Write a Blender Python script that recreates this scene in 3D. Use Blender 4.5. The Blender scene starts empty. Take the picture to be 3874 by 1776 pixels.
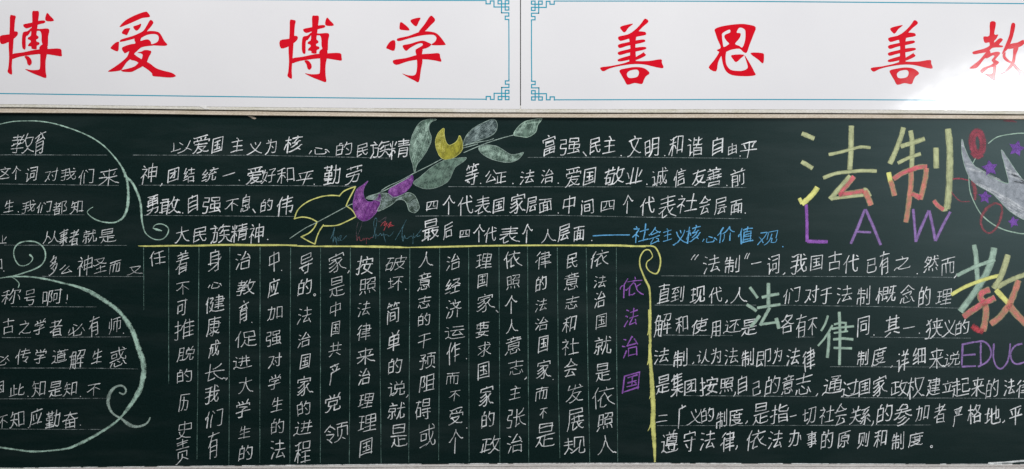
import bpy, bmesh, math, random
from mathutils import Vector
from mathutils.geometry import tessellate_polygon
random.seed(7)
scene = bpy.context.scene
col = scene.collection

# ---------------------------------------------------------------- camera, world, lamps, exposure
# one unit = one metre; the wall stands in the plane y = 0, the viewer looks along +y
W_, H_, BASE = 3874, 1776, 0.90
CAMX, CAMZ, DIST = 1.937, BASE + 0.888, 4.0
cam = bpy.data.cameras.new("camera")
cam.sensor_width = 36
cam.lens = 36 * DIST / 3.874
cam.clip_end = 200
cam_o = bpy.data.objects.new("camera", cam)
col.objects.link(cam_o)
cam_o.location = (CAMX, -DIST, CAMZ)
cam_o.rotation_euler = (math.pi / 2, 0, 0)
scene.camera = cam_o

world = bpy.data.worlds.new("World")
scene.world = world
world.use_nodes = True
bg = world.node_tree.nodes["Background"]
bg.inputs[0].default_value = (0.93, 0.96, 1.0, 1)
bg.inputs[1].default_value = 0.08

def area(name, loc, target, sx, sy, power, color, shape='RECTANGLE'):
    l = bpy.data.lights.new(name, 'AREA')
    l.shape = shape
    l.size, l.size_y = sx, sy
    l.energy = power
    l.color = color
    o = bpy.data.objects.new(name, l)
    col.objects.link(o)
    o.location = loc
    o.rotation_euler = (Vector(target) - Vector(loc)).to_track_quat('-Z', 'Y').to_euler()
    return o
# the bright window far to the right behind the viewer: it is what glares in the glossy banner
area("window_light", (6.75, -5.0, 2.62), (3.4, 0, 2.1), 3.05, 1.30, 205, (0.97, 0.985, 1.0), 'ELLIPSE')
# fill lamp added for overall brightness, above and in front of the wall
area("overhead_fill", (1.3, -3.0, 5.0), (1.6, 0, 1.9), 5.5, 1.4, 206, (1.0, 0.99, 0.985))

scene.view_settings.view_transform = 'Standard'
scene.view_settings.look = 'None'
scene.view_settings.exposure = 0
scene.view_settings.gamma = 1

# ---------------------------------------------------------------- helpers
def lin(r, g, b):
    f = lambda c: (c / 255 / 12.92) if c / 255 <= 0.04045 else ((c / 255 + 0.055) / 1.055) ** 2.4
    return (f(r), f(g), f(b), 1)

def wp(px, py, y=0.0):
    return (px / 1000.0, y, BASE + (H_ - py) / 1000.0)

# zoomed views: origin x, origin y, scale
CR = dict(A=(0, 420, 2.567), B=(960, 420, 2.567), C=(1920, 420, 2.567), D=(2874, 420, 2.567), E=(0, 860, 2.567),
          F=(0, 1316, 2.567), G=(500, 900, 2.567), H=(500, 1316, 2.567), I=(1460, 900, 2.567), J=(1460, 1316, 2.567),
          K=(2420, 900, 2.567), L=(2420, 1316, 2.567), M=(2874, 860, 2.567), N=(2874, 1316, 2.567),
          O=(600, 680, 2.567), P=(1560, 680, 2.567), Q=(2200, 680, 2.567), R=(3574, 420, 2.271), S=(3474, 860, 2.036),
          T=(1200, 820, 5.152), U=(1800, 0, 6.44), V=(1800, 290, 6.44), W=(3574, 0, 2.46),
          a=(0, 0, 2.567), b=(960, 0, 2.567), c=(1960, 0, 2.567), d=(2874, 0, 2.567), n=(0, 0, 1.0))
def cv(k, pts):
    ox, oy, s = CR[k]
    return [(ox + p[0] / s, oy + p[1] / s) for p in pts]

def link(name, me, mats, parent=None, label=None, kind=None):
    o = bpy.data.objects.new(name, me)
    for m in (mats if isinstance(mats, (list, tuple)) else [mats]):
        me.materials.append(m)
    col.objects.link(o)
    if parent is not None:
        o.parent = parent
        q = parent
        while q is not None:
            o.location = Vector(o.location) - Vector(q.location)   # meshes are drawn in wall coordinates
            q = None
    if label: o["label"] = label
    if kind: o["kind"] = kind
    return o

def thing(name, label, cat, loc, group=None):
    o = bpy.data.objects.new(name, None)
    col.objects.link(o)
    o.location = loc
    o["label"] = label
    o["category"] = cat
    if group: o["group"] = group
    return o

def smooth(pts, n=6):
    """Catmull-Rom through pts (x, y[, w])"""
    if len(pts) < 3: return pts
    out = []
    P = [pts[0]] + list(pts) + [pts[-1]]
    for i in range(1, len(P) - 2):
        p0, p1, p2, p3 = P[i - 1], P[i], P[i + 1], P[i + 2]
        for k in range(n):
            t = k / n
            out.append(tuple(0.5 * (2 * b + (c - a) * t + (2 * a - 5 * b + 4 * c - d) * t * t + (3 * b - a - 3 * c + d) * t ** 3)
                             for a, b, c, d in zip(p0, p1, p2, p3)))
    out.append(tuple(pts[-1]))
    return out

def smooth_closed(pts, n=5):
    out = []
    L = len(pts)
    for i in range(L):
        p0, p1, p2, p3 = pts[i - 1], pts[i], pts[(i + 1) % L], pts[(i + 2) % L]
        for k in range(n):
            t = k / n
            out.append(tuple(0.5 * (2 * b + (c - a) * t + (2 * a - 5 * b + 4 * c - d) * t * t + (3 * b - a - 3 * c + d) * t ** 3)
                             for a, b, c, d in zip(p0, p1, p2, p3)))
    return out

LAYER = [0]
def nxt():
    """each chalk stroke lies a hair above the one before"""
    LAYER[0] = (LAYER[0] + 1) % 24
    return 0.00025 + LAYER[0] * 0.00003

class Chalk:
    """collects flat chalk marks (ribbons, filled shapes) as one mesh; uv.x runs -1..1 across a ribbon"""
    def __init__(s, y0=0.0):
        s.v, s.f, s.uv, s.mi, s.y0 = [], [], [], [], y0
    def ribbon(s, pts, w, m=0, cap=True, jit=0.0, lay=None):
        """pts: (px, py[, w]) in millimetres; w: default width"""
        P = []
        for p in pts:
            ww = p[2] if len(p) > 2 else w
            if jit: ww *= 1 + random.uniform(-jit, jit)
            if P and math.hypot(p[0] - P[-1][0], p[1] - P[-1][1]) < 0.25: continue
            P.append((p[0], p[1], ww))
        if len(P) < 2:
            if not P: return
            P.append((P[0][0] + 0.8, P[0][1] + 0.5, P[0][2]))
        y = -(s.y0 + (nxt() if lay is None else lay))
        if cap:
            def ext(a, b):
                d = math.hypot(a[0] - b[0], a[1] - b[1]) or 1
                k = (0.32, 0.45) if a[2] < 8 else (0.07, 0.86)      # a thin point wears round, the stick's side leaves a blunt end
                e = a[2] * k[0]
                return (a[0] + (a[0] - b[0]) / d * e, a[1] + (a[1] - b[1]) / d * e, a[2] * k[1])
            P = [ext(P[0], P[1])] + P + [ext(P[-1], P[-2])]
        base = len(s.v)
        run = 0.0
        vs = []
        for i, p in enumerate(P):
            a = P[max(i - 1, 0)]; b = P[min(i + 1, len(P) - 1)]
            if 0 < i < len(P) - 1:
                d1 = (p[0] - a[0], p[1] - a[1]); d2 = (b[0] - p[0], b[1] - p[1])
                l1 = math.hypot(*d1) or 1; l2 = math.hypot(*d2) or 1
                d1 = (d1[0] / l1, d1[1] / l1); d2 = (d2[0] / l2, d2[1] / l2)
                dx, dy = d1[0] + d2[0], d1[1] + d2[1]
                l = math.hypot(dx, dy)
                if l < 0.3: dx, dy, l = d1[0], d1[1], 1
                dx /= l; dy /= l
                k = 1 / max(0.62, dx * d1[0] + dy * d1[1])
                run += l1
            else:
                dx, dy = b[0] - a[0], b[1] - a[1]
                l = math.hypot(dx, dy) or 1
                dx /= l; dy /= l; k = 1
                if i: run += math.hypot(p[0] - a[0], p[1] - a[1])
            h = p[2] / 2 * k
            s.v.append(wp(p[0] - dy * h, p[1] + dx * h, y))
            s.v.append(wp(p[0] + dy * h, p[1] - dx * h, y))
            vs.append(run / 1000)
        for i in range(len(P) - 1):
            q = base + i * 2
            s.f.append((q, q + 2, q + 3, q + 1))
            s.uv.append(((-1, vs[i]), (-1, vs[i + 1]), (1, vs[i + 1]), (1, vs[i])))
            s.mi.append(m)
    def poly(s, pts, m=0, holes=(), lay=None):
        y = -(s.y0 + (nxt() if lay is None else lay))
        loops = [list(pts)] + [list(h) for h in holes]
        vl = [[Vector((p[0], p[1], 0)) for p in lp] for lp in loops]
        tri = tessellate_polygon(vl)
        base = len(s.v)
        flat = [p for lp in loops for p in lp]
        s.v += [wp(p[0], p[1], y) for p in flat]
        for t in tri:
            a, b, c = [flat[i] for i in t]
            cr = (b[0] - a[0]) * (c[1] - a[1]) - (b[1] - a[1]) * (c[0] - a[0])
            t = t if cr < 0 else (t[0], t[2], t[1])
            s.f.append(tuple(base + i for i in t))
            s.uv.append(tuple((0, flat[i][1] / 1000) for i in t))
            s.mi.append(m)
    def build(s, name, mats, parent, label=None, kind=None):
        me = bpy.data.meshes.new(name)
        me.from_pydata(s.v, [], s.f)
        uvl = me.uv_layers.new(name="across")
        k = 0
        for f, u in zip(me.polygons, s.uv):
            for c in u:
                uvl.data[k].uv = c
                k += 1
        for f, m in zip(me.polygons, s.mi): f.material_index = m
        return link(name, me, mats, parent, label, kind)

# ---------------------------------------------------------------- materials
def base_mat(name):
    m = bpy.data.materials.new(name)
    m.use_nodes = True
    nt = m.node_tree
    return m, nt, nt.nodes["Principled BSDF"]

def tex_coord(nt, scale=(1, 1, 1), rot=(0, 0, 0)):
    tc = nt.nodes.new("ShaderNodeTexCoord")
    mp = nt.nodes.new("ShaderNodeMapping")
    mp.inputs["Scale"].default_value = scale
    mp.inputs["Rotation"].default_value = rot
    nt.links.new(tc.outputs["Object"], mp.inputs[0])
    return mp.outputs[0]

def noise(nt, vec, scale, detail=3, rough=0.55):
    n = nt.nodes.new("ShaderNodeTexNoise")
    n.inputs["Scale"].default_value = scale
    n.inputs["Detail"].default_value = detail
    n.inputs["Roughness"].default_value = rough
    nt.links.new(vec, n.inputs["Vector"])
    return n.outputs["Fac"]

def ramp(nt, fac, stops):
    r = nt.nodes.new("ShaderNodeValToRGB")
    el = r.color_ramp.elements
    while len(el) > 1: el.remove(el[-1])
    el[0].position, el[0].color = stops[0]
    for p, c in stops[1:]:
        e = el.new(p); e.color = c
    nt.links.new(fac, r.inputs[0])
    return r.outputs[0]

def mix(nt, fac, a, b, mode='MIX'):
    n = nt.nodes.new("ShaderNodeMix")
    n.data_type = 'RGBA'
    n.blend_type = mode
    for sock, val in ((n.inputs[0], fac), (n.inputs[6], a), (n.inputs[7], b)):
        if hasattr(val, "links"): nt.links.new(val, sock)
        else: sock.default_value = val
    return n.outputs[2]

def mth(nt, op, a, b=0.0, c=0.0, clamp=False):
    n = nt.nodes.new("ShaderNodeMath")
    n.operation = op
    n.use_clamp = clamp
    for i, v in enumerate((a, b, c)):
        if hasattr(v, "links"): nt.links.new(v, n.inputs[i])
        else: n.inputs[i].default_value = v
    return n.outputs[0]

def chalk_mat(name, rgb, cover=0.85, grain=0.5, edge=0.5, streak=None, big=0.25, along=0.0):
    """chalk dust on slate: a matt powder, open where the stick skipped over the grain"""
    m, nt, bs = base_mat(name)
    bs.inputs["Roughness"].default_value = 0.95
    bs.inputs["Specular IOR Level"].default_value = 0.05
    vec = tex_coord(nt)
    fine = noise(nt, vec, 330, 2, 0.6)
    wide = noise(nt, vec, 38, 3, 0.6)
    c = lin(*rgb)
    dk = (c[0] * 0.86, c[1] * 0.87, c[2] * 0.88, 1)
    lt = (min(1, c[0] * 1.12), min(1, c[1] * 1.12), min(1, c[2] * 1.12), 1)
    nt.links.new(ramp(nt, wide, [(0.35, dk), (0.65, lt)]), bs.inputs["Base Color"])
    a = mth(nt, 'MULTIPLY_ADD', mth(nt, 'SUBTRACT', fine, 0.5), grain * 4.0, cover)
    a = mth(nt, 'MULTIPLY_ADD', mth(nt, 'SUBTRACT', wide, 0.5), big * 4.0, a)
    if streak:
        sv = tex_coord(nt, (1, 1, 1), (0, streak[0], 0))
        mp = nt.nodes.new("ShaderNodeMapping")
        mp.inputs["Scale"].default_value = (1, 1, 0.22)
        nt.links.new(sv, mp.inputs[0])
        st = noise(nt, mp.outputs[0], 130, 4, 0.7)
        a = mth(nt, 'MULTIPLY_ADD', mth(nt, 'SUBTRACT', st, 0.5), streak[1] * 4.0, a)
    uv = nt.nodes.new("ShaderNodeUVMap")
    uv.uv_map = "across"
    sp = nt.nodes.new("ShaderNodeSeparateXYZ")
    nt.links.new(uv.outputs[0], sp.inputs[0])
    if along:                                  # the stick leaves lengthwise streaks
        cb = nt.nodes.new("ShaderNodeCombineXYZ")
        nt.links.new(mth(nt, 'MULTIPLY', sp.outputs[0], 2.6), cb.inputs[0])
        nt.links.new(mth(nt, 'MULTIPLY', sp.outputs[1], 16.0), cb.inputs[1])
        nt.links.new(mth(nt, 'MULTIPLY', wide, 1.2), cb.inputs[2])
        al = noise(nt, cb.outputs[0], 1.6, 3, 0.65)
        a = mth(nt, 'MULTIPLY_ADD', mth(nt, 'SUBTRACT', al, 0.5), along * 4.0, a)
    e = mth(nt, 'POWER', mth(nt, 'ABSOLUTE', sp.outputs[0]), 3.0)
    a = mth(nt, 'MULTIPLY_ADD', e, -edge, a, clamp=True)
    a = mth(nt, 'MINIMUM', a, 0.97)
    nt.links.new(a, bs.inputs["Alpha"])
    return m

# chalks
M_white = chalk_mat("white chalk", (226, 229, 230), 0.90, 0.35, 0.3, None, 0.38)
M_thin = chalk_mat("thin white chalk", (222, 226, 226), 0.84, 0.40, 0.3, None, 0.42)
M_rule = chalk_mat("faint ruled chalk", (165, 176, 176), 0.42, 0.45, 0.1, None, 0.4)
M_rulev = chalk_mat("pale green ruled chalk", (125, 160, 150), 0.46, 0.45, 0.1, None, 0.3)
M_blue = chalk_mat("blue chalk", (105, 175, 222), 0.88, 0.35, 0.35)
M_purple = chalk_mat("purple chalk", (154, 100, 186), 0.85, 0.4, 0.4)
M_lilac = chalk_mat("lilac chalk", (150, 122, 180), 0.84, 0.3, 0.7, None, 0.15, 0.2)
M_yellow = chalk_mat("yellow chalk", (212, 213, 128), 0.92, 0.25, 0.45, None, 0.15, 0.25)
M_green = chalk_mat("green chalk", (172, 204, 188), 0.78, 0.35, 0.7, None, 0.45, 0.5)
M_greenl = chalk_mat("thin green chalk", (165, 186, 176), 0.72, 0.4, 0.4)
M_leaf = chalk_mat("rubbed green chalk", (112, 138, 124), 0.52, 0.3, 0.0, (0.5, 0.3), 0.3)
M_leafg = chalk_mat("rubbed grey chalk", (98, 116, 116), 0.46, 0.3, 0.0, (0.9, 0.3), 0.3)
M_leafo = chalk_mat("rubbed olive chalk", (98, 118, 102), 0.48, 0.3, 0.0, (0.7, 0.3), 0.3)
M_yfill = chalk_mat("rubbed yellow chalk", (160, 156, 62), 0.78, 0.3, 0.0, (0.3, 0.3), 0.35)
M_pfill = chalk_mat("rubbed purple chalk", (118, 60, 136), 0.80, 0.3, 0.0, (0.5, 0.3), 0.3)
M_olive = chalk_mat("olive yellow chalk", (186, 192, 148), 0.92, 0.22, 0.75, None, 0.10, 0.30)
M_lime = chalk_mat("bright yellow chalk", (224, 224, 138), 0.98, 0.22, 0.6, None, 0.08, 0.2)
M_pink = chalk_mat("pink chalk", (220, 108, 122), 0.66, 0.3, 0.7, None, 0.30, 0.32)
M_peach = chalk_mat("peach chalk", (216, 130, 122), 0.60, 0.3, 0.6, None, 0.30, 0.30)
M_mint = chalk_mat("mint chalk", (164, 190, 174), 0.92, 0.22, 0.7, None, 0.10, 0.28)
M_dove = chalk_mat("rubbed dove white chalk", (158, 164, 172), 0.80, 0.25, 0.0, (0.9, 0.15), 0.2)
M_rose = chalk_mat("faint rose chalk", (170, 92, 102), 0.52, 0.35, 0.8, None, 0.2, 0.2)
M_roses = chalk_mat("rose chalk", (168, 84, 98), 0.66, 0.35, 0.7, None, 0.2, 0.2)
M_red = chalk_mat("red chalk", (196, 84, 92), 0.62, 0.45, 0.5)
M_teal = chalk_mat("teal chalk", (95, 140, 155), 0.50, 0.5, 0.3)
M_grey = chalk_mat("faint grey chalk", (120, 110, 118), 0.38, 0.5, 0.3)
M_dust = chalk_mat("chalk dust smear", (120, 140, 135), -0.06, 0.3, 0.25, None, 0.25)
H_leaf = chalk_mat("leaf hatching", (172, 198, 184), 0.34, 0.4, 0.5, None, 0.6, 0.5)
H_grey = chalk_mat("grey leaf hatching", (158, 176, 174), 0.28, 0.4, 0.5, None, 0.6, 0.5)
H_yellow = chalk_mat("yellow hatching", (204, 200, 110), 0.38, 0.4, 0.5, None, 0.6, 0.5)
H_purple = chalk_mat("purple hatching", (178, 118, 192), 0.30, 0.4, 0.5, None, 0.6, 0.5)
H_dove = chalk_mat("dove hatching", (212, 216, 220), 0.48, 0.35, 0.6, None, 0.3, 0.4)
STY = {'w': (M_white, 3.3), 't': (M_thin, 2.8), 'b': (M_blue, 3.8), 'p': (M_purple, 4.0)}

def slate():
    m, nt, bs = base_mat("green slate board")
    vec = tex_coord(nt)
    big = noise(nt, vec, 1.7, 4, 0.6)
    mid = noise(nt, vec, 26, 5, 0.7)
    fine = noise(nt, vec, 210, 3, 0.7)
    c = ramp(nt, big, [(0.3, (0.0014, 0.0092, 0.0076, 1)), (0.7, (0.0024, 0.0118, 0.0112, 1))])
    c = mix(nt, 0.55, c, ramp(nt, mid, [(0.3, (0.0006, 0.0070, 0.0052, 1)), (0.55, (0.0016, 0.0102, 0.0094, 1)), (0.75, (0.0045, 0.0170, 0.0190, 1))]))
    c = mix(nt, 0.62, c, ramp(nt, fine, [(0.35, (0.0006, 0.0048, 0.0040, 1)), (0.7, (0.0080, 0.0225, 0.0215, 1))]))
    # old dust wiped with a cloth, long soft streaks
    sv = tex_coord(nt, (0.5, 1, 3.0), (0, 0.35, 0))
    wipe = noise(nt, sv, 3.2, 5, 0.65)
    c = mix(nt, mth(nt, 'MULTIPLY', ramp(nt, wipe, [(0.46, (0, 0, 0, 1)), (0.72, (1, 1, 1, 1))]), 0.42), c, (0.026, 0.036, 0.036, 1))
    nt.links.new(c, bs.inputs["Base Color"])
    bs.inputs["Roughness"].default_value = 0.40
    bs.inputs["Specular IOR Level"].default_value = 0.26
    bs.inputs["Specular Tint"].default_value = (0.70, 0.94, 0.96, 1)
    bp = nt.nodes.new("ShaderNodeBump")
    bp.inputs["Strength"].default_value = 0.25
    bp.inputs["Distance"].default_value = 0.0006
    nt.links.new(fine, bp.inputs["Height"])
    nt.links.new(bp.outputs[0], bs.inputs["Normal"])
    return m
M_slate = slate()

def vinyl(name, c1, c2, rough=0.105, spec=0.85):
    m, nt, bs = base_mat(name)
    vec = tex_coord(nt)
    n = noise(nt, vec, 2.2, 3, 0.5)
    g = noise(nt, vec, 420, 2, 0.6)
    c = ramp(nt, n, [(0.3, c1), (0.7, c2)])
    c = mix(nt, 0.05, c, ramp(nt, g, [(0.3, (0, 0, 0, 1)), (0.7, (1, 1, 1, 1))]), 'OVERLAY')
    nt.links.new(c, bs.inputs["Base Color"])
    bs.inputs["Roughness"].default_value = rough
    bs.inputs["Specular IOR Level"].default_value = spec
    w = noise(nt, vec, 9, 2, 0.5)
    bp = nt.nodes.new("ShaderNodeBump")
    bp.inputs["Strength"].default_value = 0.06
    bp.inputs["Distance"].default_value = 0.01
    nt.links.new(w, bp.inputs["Height"])
    nt.links.new(bp.outputs[0], bs.inputs["Normal"])
    return m
M_banner = vinyl("glossy white banner", (0.72, 0.715, 0.735, 1), (0.755, 0.75, 0.765, 1))
M_redp = vinyl("glossy red print", (0.60, 0.002, 0.012, 1), (0.66, 0.003, 0.016, 1))
M_cyan = vinyl("blue green print", (0.015, 0.29, 0.41, 1), (0.02, 0.32, 0.45, 1))

def worn(name, c1, c2, c3, rough=0.45, sc=14):
    m, nt, bs = base_mat(name)
    vec = tex_coord(nt, (0.35, 1, 1.6))
    n = noise(nt, vec, sc, 6, 0.7)
    f = noise(nt, tex_coord(nt, (1, 1, 3)), 120, 3, 0.7)
    c = ramp(nt, n, [(0.3, c1), (0.5, c2), (0.72, c3)])
    c = mix(nt, 0.28, c, ramp(nt, f, [(0.3, (0.12, 0.11, 0.09, 1)), (0.6, (0.8, 0.79, 0.76, 1))]))
    nt.links.new(c, bs.inputs["Base Color"])
    bs.inputs["Roughness"].default_value = rough
    bs.inputs["Specular IOR Level"].default_value = 0.35
    bp = nt.nodes.new("ShaderNodeBump")
    bp.inputs["Strength"].default_value = 0.35
    bp.inputs["Distance"].default_value = 0.001
    nt.links.new(f, bp.inputs["Height"])
    nt.links.new(bp.outputs[0], bs.inputs["Normal"])
    return m
M_rail1 = worn("grimy pale trim", (0.44, 0.42, 0.29, 1), (0.57, 0.55, 0.48, 1), (0.64, 0.63, 0.60, 1))
M_rail2 = worn("tan worn trim", (0.36, 0.29, 0.17, 1), (0.46, 0.37, 0.265, 1), (0.55, 0.48, 0.37, 1))
M_rail3 = worn("pinkish grey ledge", (0.46, 0.40, 0.38, 1), (0.50, 0.47, 0.45, 1), (0.60, 0.57, 0.54, 1))
M_gap, _nt, _b = base_mat("dark joint")
_b.inputs["Base Color"].default_value = (0.012, 0.008, 0.005, 1)
_b.inputs["Roughness"].default_value = 0.9
M_tape = worn("torn paper tape", (0.70, 0.69, 0.66, 1), (0.78, 0.77, 0.75, 1), (0.82, 0.82, 0.8, 1), 0.7, 60)
M_wall = worn("painted plaster wall", (0.50, 0.49, 0.46, 1), (0.58, 0.57, 0.55, 1), (0.62, 0.61, 0.59, 1), 0.8, 6)

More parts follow.
